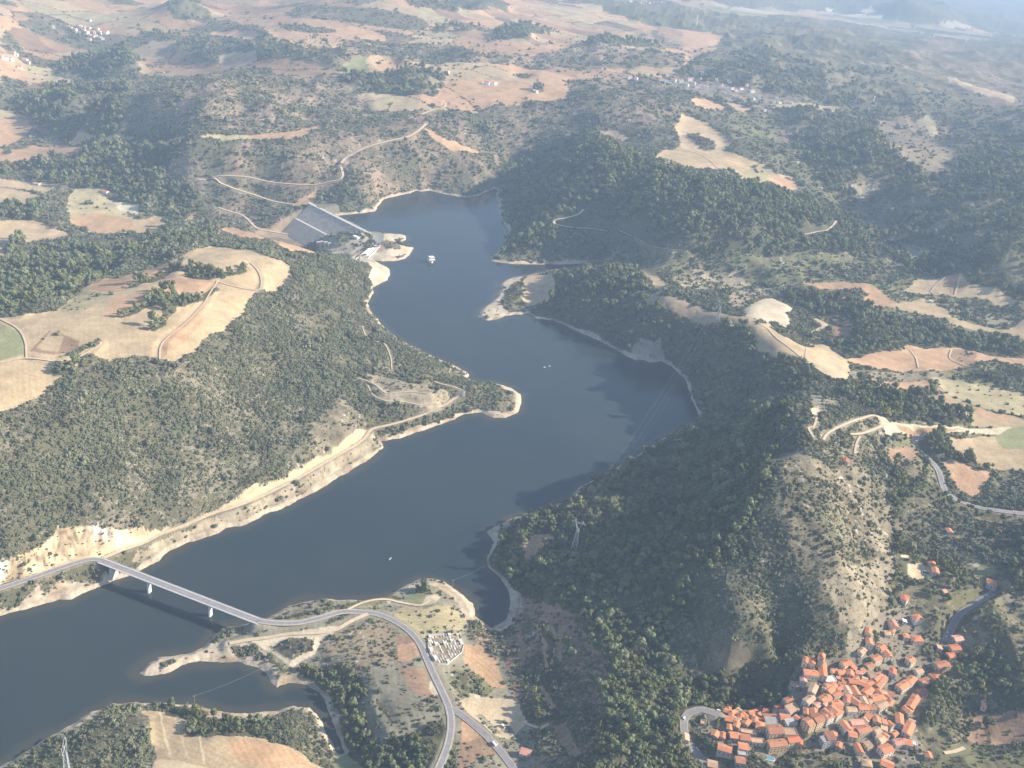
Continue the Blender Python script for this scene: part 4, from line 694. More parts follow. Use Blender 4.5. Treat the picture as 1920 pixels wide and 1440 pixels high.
# ---- rockfill dam
def wpt(px, py, z): return Vector(at_z([(px, py)], z)[0])
CL, CR = wpt(585, 383, 9), wpt(690, 436, 9)
dx = (CR - CL); dx.z = 0; dl = dx.length; dx.normalize(); dn = Vector((dx.y, -dx.x, 0))
toe = wpt(548, 442, -42)
if (toe - CL).dot(dn) < 0: dn = -dn                 # dn points downstream
dam = empty('dam', (CL.x, CL.y, 0), math.atan2(dx.y, dx.x)); tag(dam, 'grey rockfill dam with a pale berm halfway down its straight face', 'dam')
ds = 1 if Vector((-dx.y, dx.x, 0)).dot(dn) > 0 else -1
def dam_strip(prof, x0f, x1f, name, m, n=24):
    """prof: list of (downstream offset, z); x range shrinks with depth by x0f/x1f functions"""
    mb = MB()
    for i in range(n + 1):
        for o, z in prof:
            a, c = x0f(z), x1f(z); mb.v.append((a + (c - a) * i / n, ds * o, z))
    k = len(prof)
    for i in range(n):
        for j in range(k - 1): mb.f.append((i * k + j, i * k + j + 1, (i + 1) * k + j + 1, (i + 1) * k + j) if ds < 0 else (i * k + j, (i + 1) * k + j, (i + 1) * k + j + 1, i * k + j + 1))
    return mb.build(name, m, dam)
xa = lambda z: (9 - z) * 0.35 - 4; xb = lambda z: float(np.interp(-z, [-9, 18, 43], [dl + 8, DAMX[0] + 6, DAMX[1] + 6]))
dam_strip([(-5, 9), (-5, 8.4), (-28, -7), (-40, -14)], lambda z: -15, lambda z: dl + 15, 'upstream_face', rockfill)
dam_strip([(5, 8.6), (30, -7.5), (47, -18.0)], xa, xb, 'downstream_face', rockfill)
dam_strip([(47, -18.0), (53, -18.0)], xa, xb, 'berm', simple('berm_gravel', (0.50, 0.45, 0.38), 0.95, 0.12, 0.2))
dam_strip([(53, -18.0), (94, -43.0), (100, -47)], xa, xb, 'lower_face', rockfill_low)
mb = MB().box(-14, dl + 8, -5, 5, 5, 9.2); mb.build('crest', simple('crest_gravel', (0.56, 0.50, 0.41), 0.95, 0.1, 0.2), dam)
for s_ in (-1, 1): MB().box(-10, dl, s_ * 4.6 - 0.2, s_ * 4.6 + 0.2, 9.2, 10.1).build('parapet', white_concrete, dam)

# ---- spillway at the rock mound
sa, sb = wpt(704, 463, 7), wpt(673, 492, 0.5)
se = (sb - sa); L = math.hypot(se.x, se.y); spw = empty('spillway', (sa.x, sa.y, 0), math.atan2(se.y, se.x)); tag(spw, 'white concrete spillway chute dropping from the mound beside the dam', 'spillway')
mb = MB(); za, zb = 8.0, 1.0
mb.add([(0, -7, za), (0, 7, za), (L, 11, zb), (L, -11, zb), (0, -7, -8), (0, 7, -8), (L, 11, -8), (L, -11, -8)], [(0, 3, 2, 1), (4, 5, 6, 7), (0, 1, 5, 4), (1, 2, 6, 5), (2, 3, 7, 6), (3, 0, 4, 7)]); mb.build('chute', white_concrete, spw)
for s_ in (-1, 1):
    mb = MB(); mb.add([(0, s_ * 7, za - .4), (0, s_ * 8.2, za - .4), (L, s_ * 12.4, zb - .4), (L, s_ * 11, zb - .4), (0, s_ * 7, za + 1.6), (0, s_ * 8.2, za + 1.6), (L, s_ * 12.4, zb + 1.4), (L, s_ * 11, zb + 1.4)], [(0, 1, 2, 3), (7, 6, 5, 4), (0, 4, 5, 1), (1, 5, 6, 2), (2, 6, 7, 3), (3, 7, 4, 0)]); mb.build('side_wall', white_concrete, spw)
mb = MB().box(-6, 0, -8.2, 8.2, 3, 9.5); mb.box(-5, -1, -9.5, -7.5, 9.5, 13); mb.box(-5, -1, 7.5, 9.5, 9.5, 13); mb.build('gate_block', concrete, spw)
# square blocks standing in the rock face below the mound
for i, (px, py) in enumerate(((597, 459), (604, 458), (611, 459), (618, 461))):
    w = hit([(px, py)])[0]; o = MB().box(-2.2, 2.2, -4, 4, -6, 7).box(-2.7, 2.7, -4.5, 4.5, 7, 7.8).build('buttress', concrete); o.location = w; o.rotation_euler.z = spw.rotation_euler.z + 0.6
    tag(o, ['concrete buttress of the rock mound nearest the foot of the dam', 'concrete buttress second along the rock mound from the dam foot', 'concrete buttress third along the rock mound from the dam foot', 'concrete buttress of the rock mound farthest from the dam foot'][i], 'buttress', 'buttresses on the rock mound')
# intake tower standing in the water
w = at_z([(808, 492)], 0)[0]; t = empty('intake_tower', w, 0.5); tag(t, 'white intake tower standing alone in the reservoir near the dam', 'intake tower')
mb = MB(); n8 = 12
mb.tube([(0, 0, -12), (0, 0, 7)], 4.6, 12); mb.build('shaft', white_concrete, t)
mb = MB().box(-7.5, 7.5, -6.5, 6.5, 7, 8.0); mb.build('platform', white_concrete, t)
mb = MB().box(-5.5, 5.5, -4.5, 4.5, 8.0, 13).box(-6, 6, -5, 5, 13, 13.6); cab = mb.build('cabin', white_concrete, t)
for x in (-3.4, 0, 3.4): MB().box(x - .9, x + .9, -4.62, -4.48, 9.6, 11.6).build('window', dark_glass, cab)

# ---- lattice pylons and their lines
def pylon(base, h, yaw, label, spread=None):
    p = empty('pylon', base, yaw); tag(p, label, 'pylon', 'lattice pylons of the power line'); s = spread or h * 0.16; hw = h * 0.62
    levels = [0, .18, .34, .48, .60, .70]; wid = [s / 2 * (1 - l / .70) + h * .028 * (l / .70) for l in levels]; th = max(0.16, h * 0.007)
    mb = MB(); cs = ((1, 1), (-1, 1), (-1, -1), (1, -1))
    for i in range(len(levels) - 1):
        z0, z1, w0, w1 = levels[i] * h, levels[i + 1] * h, wid[i], wid[i + 1]
        for k in range(4):
            a, c = cs[k], cs[(k + 1) % 4]
            mb.bar((a[0] * w0, a[1] * w0, z0), (a[0] * w1, a[1] * w1, z1), th * 1.5)
            mb.bar((a[0] * w0, a[1] * w0, z0), (c[0] * w1, c[1] * w1, z1), th); mb.bar((c[0] * w0, c[1] * w0, z0), (a[0] * w1, a[1] * w1, z1), th); mb.bar((a[0] * w1, a[1] * w1, z1), (c[0] * w1, c[1] * w1, z1), th)
    mb.build('lattice_body', galv, p)
    hd = MB(); wt = wid[-1]; zt = .70 * h; zz = .90 * h; ww = h * .105; dp = wt
    for s_ in (-1, 1):
        for d_ in (-1, 1):
            hd.bar((s_ * wt, d_ * wt, zt), (s_ * ww, d_ * wt * .8, zz), th * 1.4); hd.bar((s_ * ww, d_ * wt * .8, zz), (s_ * ww * 1.0, d_ * .3, h), th * 1.3)
        for q in range(4): hd.bar((s_ * (wt + (ww - wt) * q / 4), -dp, zt + (zz - zt) * q / 4), (s_ * (wt + (ww - wt) * (q + 1) / 4), dp * .8, zt + (zz - zt) * (q + 1) / 4), th)
    hd.build('head_frame', galv, p)
    ar = MB()
    for d_ in (-1, 1):
        ar.bar((-ww * 2.0, 0, zz), (ww * 2.0, 0, zz), th * 1.5); ar.bar((-ww * 1.9, 0, zz), (-ww, d_ * wt, zz + h * .03), th); ar.bar((ww * 1.9, 0, zz), (ww, d_ * wt, zz + h * .03), th)
        ar.bar((-ww, d_ * wt * .8, zz), (ww, d_ * wt * .8, zz), th)
    ar.build('cross_arm', galv, p)
    for x in (-1.85, 0, 1.85): MB().tube([(x * ww, 0, zz - h * .055), (x * ww, 0, zz)], th * .9, 5).build('insulator', white_concrete, p)
    M_ = Matrix.Translation(base) @ Matrix.Rotation(yaw, 4, 'Z')
    return [M_ @ Vector((x * ww, 0, zz - h * .055)) for x in (-1.85, 0, 1.85)] + [M_ @ Vector((s_ * ww, 0, h)) for s_ in (-1, 1)]
def line(A, Bp, sag, r, label, group='overhead power cables'):
    for a, c in zip(A, Bp):
        pts = [a.lerp(c, i / 24) - Vector((0, 0, sag * 4 * (i / 24) * (1 - i / 24))) for i in range(25)]
        tag(MB().tube(pts, r, 4).build('power_cable', cable_m), label, 'cable', group)
def gpt(px, py):
    w = hit([(px, py)])[0]; return Vector((w[0], w[1], float(H([w[0]], [w[1]])[0])))
w1 = gpt(1077, 1028); w2 = gpt(868, 744); w3 = gpt(127, 1462); w4 = gpt(1345, 600)
y1 = math.atan2((w4 - w1).y, (w4 - w1).x) - math.pi / 2
c1 = pylon(w1, 44, y1, 'tall lattice pylon rising from the dark wood on the east shore')
c2 = pylon(w2, 22, 0.7, 'small pale pylon on the headland in the middle of the lake')
c3 = pylon(w3, 48, math.atan2(w3.x, -w3.y) + 1.35, 'tall pale lattice pylon cut by the bottom edge on the near bank', 5.5)
c4 = pylon(w4, 40, y1, 'lattice pylon on the hilltop above the shaded bay')
line(c1, c4, 14, 0.03, 'thin cable swung high over the shaded bay between two tall pylons')
w5 = gpt(505, 1262); w6 = gpt(848, 1103); w7 = gpt(925, 1065)
def pole(w, label, h=13, yaw=0.6):
    p = empty('power_pole', w, yaw); tag(p, label, 'pole', 'wooden power poles'); pm = simple('pole_wood_%d' % len(keepout), (0.30, 0.26, 0.21), 0.9)
    MB().tube([(0, 0, -1), (0, 0, h)], [0.22, 0.16], 6).build('post', pm, p); MB().box(-1.6, 1.6, -.12, .12, h - .6, h - .35).build('cross_arm', pm, p)
    for x in (-1.4, 0, 1.4): MB().tube([(x, 0, h - .35), (x, 0, h)], .1, 5).build('insulator', white_concrete, p)
    M_ = Matrix.Translation(w) @ Matrix.Rotation(yaw, 4, 'Z'); keepout.append((w.x, w.y, 1.0))
    return [M_ @ Vector((x, 0, h)) for x in (-1.4, 1.4)]
w8 = gpt(365, 1322)
d5 = pole(w5, 'wooden power pole on the sandy shore of the small creek'); d8 = pole(w8, 'wooden power pole among bushes on the near bank of the creek'); line(d8, d5, 3, 0.03, 'thin low cable crossing the small creek beside the spit')
d6 = pole(w6, 'wooden power pole on the grassy point by the narrow arm'); d7 = pole(w7, 'wooden power pole at the edge of the wood across the narrow arm'); line(d6, d7, 3, 0.03, 'thin low cable crossing the narrow arm to the wood')
for w in (w1, w2, w3, w4): keepout.append((w.x, w.y, 5.0))
# ------------------------------------------------------------------ houses
ROOFS = {k: simple('roof_' + k, c, 0.9, 0.18, 0.25, rnd=0.16, var2=0.15) for k, c in {'orange': (.56, .225, .115), 'brown': (.42, .19, .105), 'tan': (.50, .325, .205), 'pink': (.58, .29, .21), 'grey': (.34, .32, .30), 'white': (.72, .69, .64), 'red': (.55, .16, .09)}.items()}
WALLS = {k: simple('wall_' + k, c, 0.9, 0.12, 0.3, rnd=0.12, var2=0.1) for k, c in {'cream': (.66, .57, .43), 'white': (.66, .62, .55), 'stone': (.42, .375, .30), 'ochre': (.60, .45, .28), 'greywall': (.46, .45, .44), 'bright': (.82, .80, .76)}.items()}
chim_m = simple('chimney_render', (.55, .45, .36), 0.9)
win_me = MB().box(-.55, .55, -.05, .05, -.75, .75).mesh('window', dark_glass)
door_me = MB().box(-.6, .6, -.05, .05, 0, 2.2).mesh('door', simple('door_wood', (.22, .13, .08), 0.8))
def house(loc, yaw, L, D, h, tone, wall, kind='gable', windows=0, chimney=False, name='house'):
    """loc: ground point; long axis along local x"""
    hs = empty(name, loc, yaw); rise = D / 2 * (0.34 if kind == 'gable' else 0.0); lo = -4.5
    mb = MB(); a, c = L / 2, D / 2
    if kind == 'gable':
        v = [(-a, -c, lo), (a, -c, lo), (a, c, lo), (-a, c, lo), (-a, -c, h), (a, -c, h), (a, c, h), (-a, c, h), (-a, 0, h + rise), (a, 0, h + rise)]
        mb.add(v, [(3, 2, 1, 0), (0, 1, 5, 4), (2, 3, 7, 6), (1, 2, 6, 9, 5), (3, 0, 4, 8, 7)]); mb.build('wall', WALLS[wall], hs)
        rm = MB(); o = .45; e = o * .34; t = .28
        for s_ in (-1, 1):
            v = [(-a - o, s_ * (c + o), h - e), (a + o, s_ * (c + o), h - e), (a + o, 0, h + rise), (-a - o, 0, h + rise)]; v += [(x, y, z + t) for x, y, z in v]
            f = [(0, 1, 2, 3), (7, 6, 5, 4), (0, 4, 5, 1), (1, 5, 6, 2), (3, 7, 4, 0)]
            rm.add(v, f if s_ < 0 else [x[::-1] for x in f])
    elif kind == 'shed':
        rise = D * .2; v = [(-a, -c, lo), (a, -c, lo), (a, c, lo), (-a, c, lo), (-a, -c, h), (a, -c, h), (a, c, h + rise), (-a, c, h + rise)]
        mb.add(v, [(3, 2, 1, 0), (0, 1, 5, 4), (2, 3, 7, 6), (1, 2, 6, 5), (3, 0, 4, 7)]); mb.build('wall', WALLS[wall], hs)
        rm = MB(); o = .4; v = [(-a - o, -c - o, h - .08), (a + o, -c - o, h - .08), (a + o, c + o, h + rise + .08), (-a - o, c + o, h + rise + .08)]; v += [(x, y, z + .28) for x, y, z in v]
        rm.add(v, [(3, 2, 1, 0), (4, 5, 6, 7), (0, 1, 5, 4), (1, 2, 6, 5), (2, 3, 7, 6), (3, 0, 4, 7)])
    elif kind == 'hip':
        rise = D / 2 * .36; mb.box(-a, a, -c, c, lo, h); mb.build('wall', WALLS[wall], hs); rm = MB(); o = .45; i = max(a - c, .3)
        rm.add([(-a - o, -c - o, h - .1), (a + o, -c - o, h - .1), (a + o, c + o, h - .1), (-a - o, c + o, h - .1), (-i, 0, h + rise), (i, 0, h + rise), (-a - o, -c - o, h + .15), (a + o, -c - o, h + .15), (a + o, c + o, h + .15), (-a - o, c + o, h + .15)],
               [(3, 2, 1, 0), (0, 1, 7, 6), (1, 2, 8, 7), (2, 3, 9, 8), (3, 0, 6, 9), (6, 7, 5, 4), (7, 8, 5), (8, 9, 4, 5), (9, 6, 4)])
    else:
        mb.box(-a, a, -c, c, lo, h); mb.build('wall', WALLS[wall], hs); rm = MB().box(-a + .3, a - .3, -c + .3, c - .3, h, h + .12)
        for s_ in (-1, 1): rm.box(-a - .1, a + .1, s_ * c - .25, s_ * c + .25, h, h + .7); rm.box(s_ * a - .25, s_ * a + .25, -c + .26, c - .26, h, h + .68)
    roof = rm.build('roof', ROOFS[tone], hs)
    if chimney: MB().box(a * .45, a * .45 + .9, .6, 1.4, h, h + rise + 1.1).build('chimney', chim_m, roof)
    if windows:
        cs, sn = math.cos(yaw), math.sin(yaw); tc = Vector((-loc[0], -loc[1])).normalized(); nd = 0
        for nx, ny, half, dist in ((0, 1, a, c), (0, -1, a, c), (1, 0, c, a), (-1, 0, c, a)):
            wn_ = Vector((nx * cs - ny * sn, nx * sn + ny * cs))
            if wn_.dot(tc) < 0.25: continue
            n = int(half * 2 // 3.4); fl = max(1, int(h // 3.0))
            for f_ in range(fl):
                for i in range(n):
                    u = (i + .5) / n * half * 2 - half; zc = 1.75 + f_ * 3.0
                    if zc + 1 > h: continue
                    isdoor = f_ == 0 and i == n // 2 and nd == 0
                    o = bpy.data.objects.new('door' if isdoor else 'window', door_me if isdoor else win_me); C.objects.link(o); o.parent = hs
                    o.location = (nx * (dist + .03) + (u if ny else 0), ny * (dist + .03) + (u if nx else 0), 0.05 if isdoor else zc); o.rotation_euler.z = 0 if ny else math.pi / 2
                    nd += isdoor
    keepout.append((loc[0], loc[1], max(L, D) * .55 + 1.0)); return hs
ORD = ['first', 'second', 'third', 'fourth', 'fifth', 'sixth', 'seventh', 'eighth', 'ninth', 'tenth', 'eleventh', 'twelfth', 'thirteenth', 'fourteenth', 'fifteenth']
Z4 = lambda x, y: (1260 + x / 5.5375, 1180 + y / 5.5375)
Z5 = lambda x, y: (1540 + x / 4.8, 1140 + y / 4.8)
# (group phrase, counted from, sort key, [(frame, ridge x1, y1, x2, y2, depth m, eaves m, roof, wall, shape)])
def zz(f, *rows): return [(f,) + r for r in rows]
VILLAGE = [
('the lowest hairpin row', 'from the hairpin', lambda p: p[0], zz(Z4, (92,1095,180,1110,8.5,5.5,'tan','cream','gable'), (375,1370,475,1392,8.5,5.5,'tan','white','gable'), (482,1200,622,1240,8,6,'orange','greywall','gable'), (695,1188,795,1205,8.5,6.5,'orange','greywall','gable'), (690,1262,785,1270,7,5.2,'grey','greywall','flat'), (668,1335,762,1348,8,6,'brown','greywall','gable'))),
('the rows inside the hairpin bend', 'from the bend', lambda p: p[0], zz(Z4, (418,1052,492,1085,8,5.5,'orange','stone','gable'), (505,1075,560,1095,7.5,5,'orange','stone','gable'), (605,1078,705,1090,8,5.5,'orange','greywall','gable'), (712,1098,818,1112,8,5.5,'brown','greywall','gable'), (300,950,355,965,5,3.2,'tan','cream','flat'), (720,1040,880,1065,5,3.4,'tan','cream','flat'), (830,1140,960,1150,6,4.5,'tan','cream','flat'))),
('the upper hairpin terrace', 'from the bend', lambda p: p[0], zz(Z4, (555,905,635,925,7,6,'orange','stone','gable'), (575,995,628,1008,7,6,'orange','stone','gable'), (592,860,668,872,8,6,'orange','stone','gable'), (645,960,708,985,8,6.5,'orange','stone','gable'), (680,880,752,905,8,6,'orange','stone','gable'), (745,925,812,965,8,6.5,'orange','stone','gable'), (830,915,905,940,9,6.5,'orange','cream','gable'), (880,965,968,992,10,7.5,'orange','cream','hip'))),
('the long fronted block facing the gully', 'from the hairpin', lambda p: p[0], zz(Z4, (955,890,1090,905,9,6,'brown','stone','gable'), (975,940,1110,948,9,6.5,'grey','stone','shed'), (1005,1015,1155,1005,12,12,'brown','cream','gable'), (1165,1040,1300,1045,9,10,'tan','cream','flat'), (1130,890,1240,905,9,7,'orange','cream','gable'), (1010,1170,1190,1150,9,9.5,'brown','ochre','gable'), (1210,1130,1330,1115,8,8,'red','cream','gable'), (1310,1150,1362,1165,6,6.5,'orange','ochre','gable'), (1190,960,1290,940,7,6,'grey','greywall','shed'))),
('the shaded edge above the gully', 'from the gully mouth', lambda p: p[0], zz(Z4, (1085,805,1165,785,7,5,'red','stone','gable'), (1180,735,1280,700,8,6,'brown','greywall','gable'), (1205,825,1305,785,9,6.5,'tan','white','shed'), (1395,735,1475,680,8,9,'tan','white','gable'), (1455,640,1490,560,8,8,'tan','cream','gable'), (1240,545,1310,555,7,5.5,'pink','greywall','gable'), (1335,500,1402,510,7,5.5,'pink','greywall','gable'), (870,850,905,840,5,3.5,'red','stone','shed'))),
('the upper cluster beside the church', 'from the gully side', lambda p: p[0], zz(Z4, (1365,290,1420,310,9,6,'brown','cream','gable'), (1425,300,1495,320,9,6.5,'orange','cream','gable'), (1375,425,1520,445,8.5,6,'orange','cream','gable'), (1565,330,1578,470,8.5,7,'orange','cream','gable'), (1590,505,1700,500,8,5.5,'white','cream','flat'))),
('the packed lanes of the village centre', 'from the gully side', lambda p: p[0], zz(Z4, (1375,830,1440,850,8,7,'orange','cream','gable'), (1440,830,1530,850,9,7.5,'orange','cream','gable'), (1620,630,1690,560,9,7.5,'orange','stone','gable'), (1555,720,1640,670,9,7.5,'orange','cream','gable'), (1665,770,1760,740,9,7.5,'orange','cream','gable'), (1590,610,1615,560,6,7,'tan','cream','gable'), (1490,780,1560,740,7,7,'pink','white','gable'), (1600,790,1660,750,7,7,'tan','cream','shed'))),
('the broad blocks below the centre', 'from the hairpin', lambda p: p[0], zz(Z4, (1400,950,1480,915,11,11,'brown','ochre','gable'), (1480,915,1560,880,11,11,'brown','ochre','gable'), (1585,865,1655,835,11,9,'brown','white','gable'), (1660,830,1725,800,10,9,'orange','white','gable'))),
('the lanes east of the church', 'from the church', lambda p: p[0], zz(Z5, (100,555,150,550,6,6,'orange','cream','gable'), (150,565,220,555,8,6.5,'orange','cream','gable'), (195,495,262,465,8,6.5,'orange','cream','gable'), (235,560,300,580,8,7,'orange','cream','gable'), (310,560,370,570,6,6,'pink','cream','gable'), (365,560,400,545,5,5.5,'brown','stone','shed'), (410,515,465,495,7,6,'brown','stone','gable'), (470,450,535,425,8,6.5,'brown','cream','gable'), (440,560,475,620,6,6,'tan','cream','shed'))),
('the winding street above the square', 'from the church', lambda p: p[0], zz(Z5, (50,700,130,670,8,7.5,'orange','cream','gable'), (140,720,195,690,7,7,'orange','white','gable'), (215,690,255,760,8,7,'tan','white','gable'), (250,640,335,650,8,7,'orange','stone','gable'), (340,650,440,690,8,7,'orange','stone','gable'), (285,690,335,770,8,7,'orange','cream','gable'), (390,750,455,705,8,7,'orange','cream','gable'), (15,815,85,800,8,7.5,'orange','white','gable'), (105,775,175,745,7,7,'brown','white','gable'))),
('the block west of the square', 'from the gully side', lambda p: p[0], zz(Z5, (100,850,195,870,9,8,'orange','cream','gable'), (205,800,265,820,8,7.5,'orange','white','gable'), (275,800,345,850,9,6,'brown','stone','gable'), (372,790,400,850,7,6.5,'tan','cream','gable'), (120,940,180,900,8,8,'orange','white','gable'), (40,960,110,930,9,9,'brown','white','gable'), (215,745,265,790,6,6,'pink','cream','shed'))),
('the terrace with the bright front', 'from the centre', lambda p: p[0], zz(Z5, (240,900,320,900,7,6.5,'tan','white','gable'), (340,880,420,875,8,7,'orange','cream','gable'), (425,880,490,880,7,7,'brown','cream','gable'), (460,800,530,785,9,6.5,'orange','stone','gable'), (510,870,590,835,9,7,'tan','cream','gable'), (612,870,640,820,5,6,'orange','white','gable'))),
('the lanes below the bright terrace', 'from the gully side', lambda p: p[0], zz(Z5, (198,1010,250,1080,9,7.5,'orange','greywall','gable'), (250,1115,325,1130,8,7,'orange','cream','gable'), (330,1090,440,1060,9,6.5,'brown','stone','gable'), (470,985,540,1000,8,6.5,'orange','stone','gable'), (480,1060,530,1110,8,6.5,'tan','cream','gable'), (515,1135,570,1185,8,6.5,'tan','cream','gable'), (270,1020,380,1010,7,6,'pink','greywall','gable'), (540,1060,600,1080,7,5.5,'tan','greywall','shed'))),
('the scattered foot of the village', 'from the gully side', lambda p: p[0], zz(Z5, (65,1100,105,1180,8,9,'brown','greywall','shed'), (10,1170,70,1160,8,9,'grey','greywall','flat'), (140,1210,190,1230,7,5.5,'orange','stone','gable'), (320,1210,360,1290,7,6,'orange','cream','gable'), (405,1195,450,1245,6,5,'tan','cream','shed'), (545,1265,635,1235,10,7,'orange','white','gable'), (370,1370,460,1390,9,6.5,'tan','cream','hip'), (545,1365,655,1410,10,7,'orange','stone','gable'), (110,1120,140,1130,5,5,'orange','stone','shed'))),
('the street climbing to the ridge road', 'from the lowest', lambda p: -p[1], zz(Z5, (648,1100,685,1130,7,6,'orange','stone','gable'), (705,935,715,1030,8,7,'orange','greywall','gable'), (755,910,805,890,9,6.5,'orange','stone','gable'), (800,880,865,775,9,7,'orange','stone','gable'), (880,745,955,735,9,6,'orange','stone','gable'), (905,660,980,630,9,6.5,'brown','stone','gable'), (1005,610,1100,580,11,6.5,'orange','stone','hip'), (1040,505,1150,485,10,6.5,'brown','stone','gable'), (1145,415,1205,408,8,5.5,'orange','stone','gable'), (1165,345,1250,340,9,5.5,'orange','stone','gable'), (1195,262,1270,252,9,5.5,'pink','stone','gable'))),
('the climbing street, inner side', 'from the lowest', lambda p: -p[1], zz(Z5, (705,705,785,655,9,6.5,'orange','cream','gable'), (790,660,840,610,8,6.5,'orange','white','gable'), (855,560,910,545,7,6,'tan','white','gable'), (785,430,840,470,9,7.5,'orange','cream','gable'), (620,545,680,565,9,6.5,'red','greywall','gable'), (500,690,575,600,8,6,'brown','stone','gable'), (480,630,550,590,7,6,'orange','stone','gable'))),
('the gardens under the bare ridge', 'from the ridge foot', lambda p: p[0], zz(Z5, (400,185,460,205,9,6,'orange','cream','gable'), (405,280,470,295,9,6,'orange','white','gable'), (525,315,575,355,9,7,'orange','cream','gable'), (575,365,620,425,9,7,'orange','cream','gable'), (615,125,690,130,11,6,'pink','cream','gable'), (635,185,665,200,6,4.5,'orange','cream','gable'), (572,212,625,215,7,5,'tan','cream','gable'), (742,235,790,240,7,4.5,'orange','cream','hip'), (825,262,912,262,9,5.5,'orange','cream','hip'), (835,75,905,65,9,6,'orange','white','hip'), (735,105,770,112,5,3.5,'white','white','shed'), (1045,342,1090,350,6,3.5,'pink','cream','shed'), (350,390,390,355,6,4.5,'tan','cream','gable'))),
('the street end by the terraced fields', 'from the street', lambda p: p[0], zz(Z5, (770,1120,815,1020,9,7,'orange','greywall','gable'), (662,1200,740,1185,8,6,'pink','greywall','gable'), (745,1185,820,1205,8,6,'orange','cream','gable'), (835,1205,860,1215,5,4.5,'white','white','flat'), (940,1305,1000,1315,8,5,'orange','cream','gable'))),
]
hrng = random.Random(5)
def place(p1, p2, D, h, tone, wall, kind, wins, chim):
    mid = ((p1[0] + p2[0]) / 2, (p1[1] + p2[1]) / 2); w = hit([mid], h + D * .15)[0]
    e = at_z([p1, p2], w[2]); v = e[1] - e[0]; L = min(max(math.hypot(v[0], v[1]), 4.5), 24); yaw = math.atan2(v[1], v[0])
    if D > L: L, D, yaw = D, L, yaw + math.pi / 2
    gz = min(float(H([w[0]], [w[1]])[0]), w[2] - h + 1.5)
    h *= .88
    return house((w[0], w[1], gz), yaw, L, D, h, tone, wall, kind, wins, chim)
for phrase, frm, key, rows in VILLAGE:
    rows = sorted(rows, key=lambda r: key(((r[1] + r[3]) / 2, (r[2] + r[4]) / 2)))
    for i, (fr, a1, b1, a2, b2, D, h, tone, wall, kind) in enumerate(rows):
        o = place(fr(a1, b1), fr(a2, b2), D, h, tone, wall, kind, 1, kind == 'gable' and hrng.random() < .7)
        tag(o, f"{tone} roofed house, {ORD[i]} {frm} in {phrase}", 'house', 'houses of the hill village')
# church: nave and square bell tower
w = gpt(*Z4(1520, 395)); ch = empty('church', w, 1.2); tag(ch, 'stone church with a square tower at the top of the village', 'church')
MB().box(-2.4, 2.4, -2.4, 2.4, -4, 15).build('tower', WALLS['stone'], ch)
mb = MB(); mb.add([(-2.7, -2.7, 15), (2.7, -2.7, 15), (2.7, 2.7, 15), (-2.7, 2.7, 15), (0, 0, 17)], [(3, 2, 1, 0), (0, 1, 4), (1, 2, 4), (2, 3, 4), (3, 0, 4)]); mb.build('tower_roof', ROOFS['brown'], ch)
mb = MB(); mb.add([(2.4, -3.5, -4), (16, -3.5, -4), (16, 3.5, -4), (2.4, 3.5, -4), (2.4, -3.5, 7), (16, -3.5, 7), (16, 3.5, 7), (2.4, 3.5, 7), (2.4, 0, 8.4), (16, 0, 8.4)], [(3, 2, 1, 0), (0, 1, 5, 4), (2, 3, 7, 6), (1, 2, 6, 9, 5), (3, 0, 4, 8, 7)]); mb.build('nave', WALLS['stone'], ch)
mb = MB()
for s_ in (-1, 1): mb.add([(2.4, s_ * 3.9, 6.9), (16.4, s_ * 3.9, 6.9), (16.4, 0, 8.45), (2.4, 0, 8.45), (2.4, s_ * 3.9, 7.15), (16.4, s_ * 3.9, 7.15), (16.4, 0, 8.75), (2.4, 0, 8.75)], [(0, 1, 2, 3), (7, 6, 5, 4), (0, 4, 5, 1), (1, 5, 6, 2), (3, 7, 4, 0)])
mb.build('nave_roof', ROOFS['orange'], ch)
for a in range(4): o = MB().box(-.6, .6, -2.45, -2.38, 11.5, 13.8).build('bell_opening', dark_glass, ch); o.rotation_euler.z = a * math.pi / 2
keepout.append((w.x, w.y, 9))
# small infill houses wedged into the gaps of the village centre
core_px = [Z5(x, y) for x, y in ((20, 690), (170, 540), (330, 560), (480, 600), (560, 700), (470, 760), (640, 810), (560, 930), (420, 960), (200, 960), (60, 990), (-120, 930), (-90, 800))]
low_px = [Z4(x, y) for x, y in ((560, 860), (900, 880), (1130, 880), (1380, 830), (1400, 930), (1180, 1010), (980, 1000), (700, 1030), (560, 1000))]; end_px = [Z5(x, y) for x, y in ((190, 1010), (540, 980), (690, 1080), (830, 1010), (800, 1190), (650, 1260), (450, 1190), (260, 1140))]
near_h = [k for k in keepout]; made = 0
for poly in (core_px, low_px, end_px):
    wpoly = hit(poly)[:, :2]; lo_, hi_ = wpoly.min(0), wpoly.max(0)
    for _ in range(1500):
        x, y = hrng.uniform(lo_[0], hi_[0]), hrng.uniform(lo_[1], hi_[1])
        if made >= 42 or not inside(wpoly, np.array([x]), np.array([y]))[0]: continue
        if any(math.hypot(x - a, y - b) < c * .78 + 2.6 for a, b, c in near_h): continue
        tone = hrng.choice(['orange', 'orange', 'brown', 'tan', 'orange']); j = min(near_h, key=lambda k: math.hypot(x - k[0], y - k[1])); gz = float(H([x], [y])[0])
        o = house((x, y, gz), math.atan2(j[1] - y, j[0] - x) + math.pi / 2, hrng.uniform(5.5, 7.5), hrng.uniform(5, 6.2), hrng.uniform(3.6, 5.6), tone, hrng.choice(['cream', 'stone', 'stone', 'white']), hrng.choice(['gable', 'gable', 'shed']))
        tag(o, f'small {tone} roofed house wedged in a gap between larger village houses', 'house', 'small infill houses of the village'); near_h.append((x, y, 4.5)); made += 1
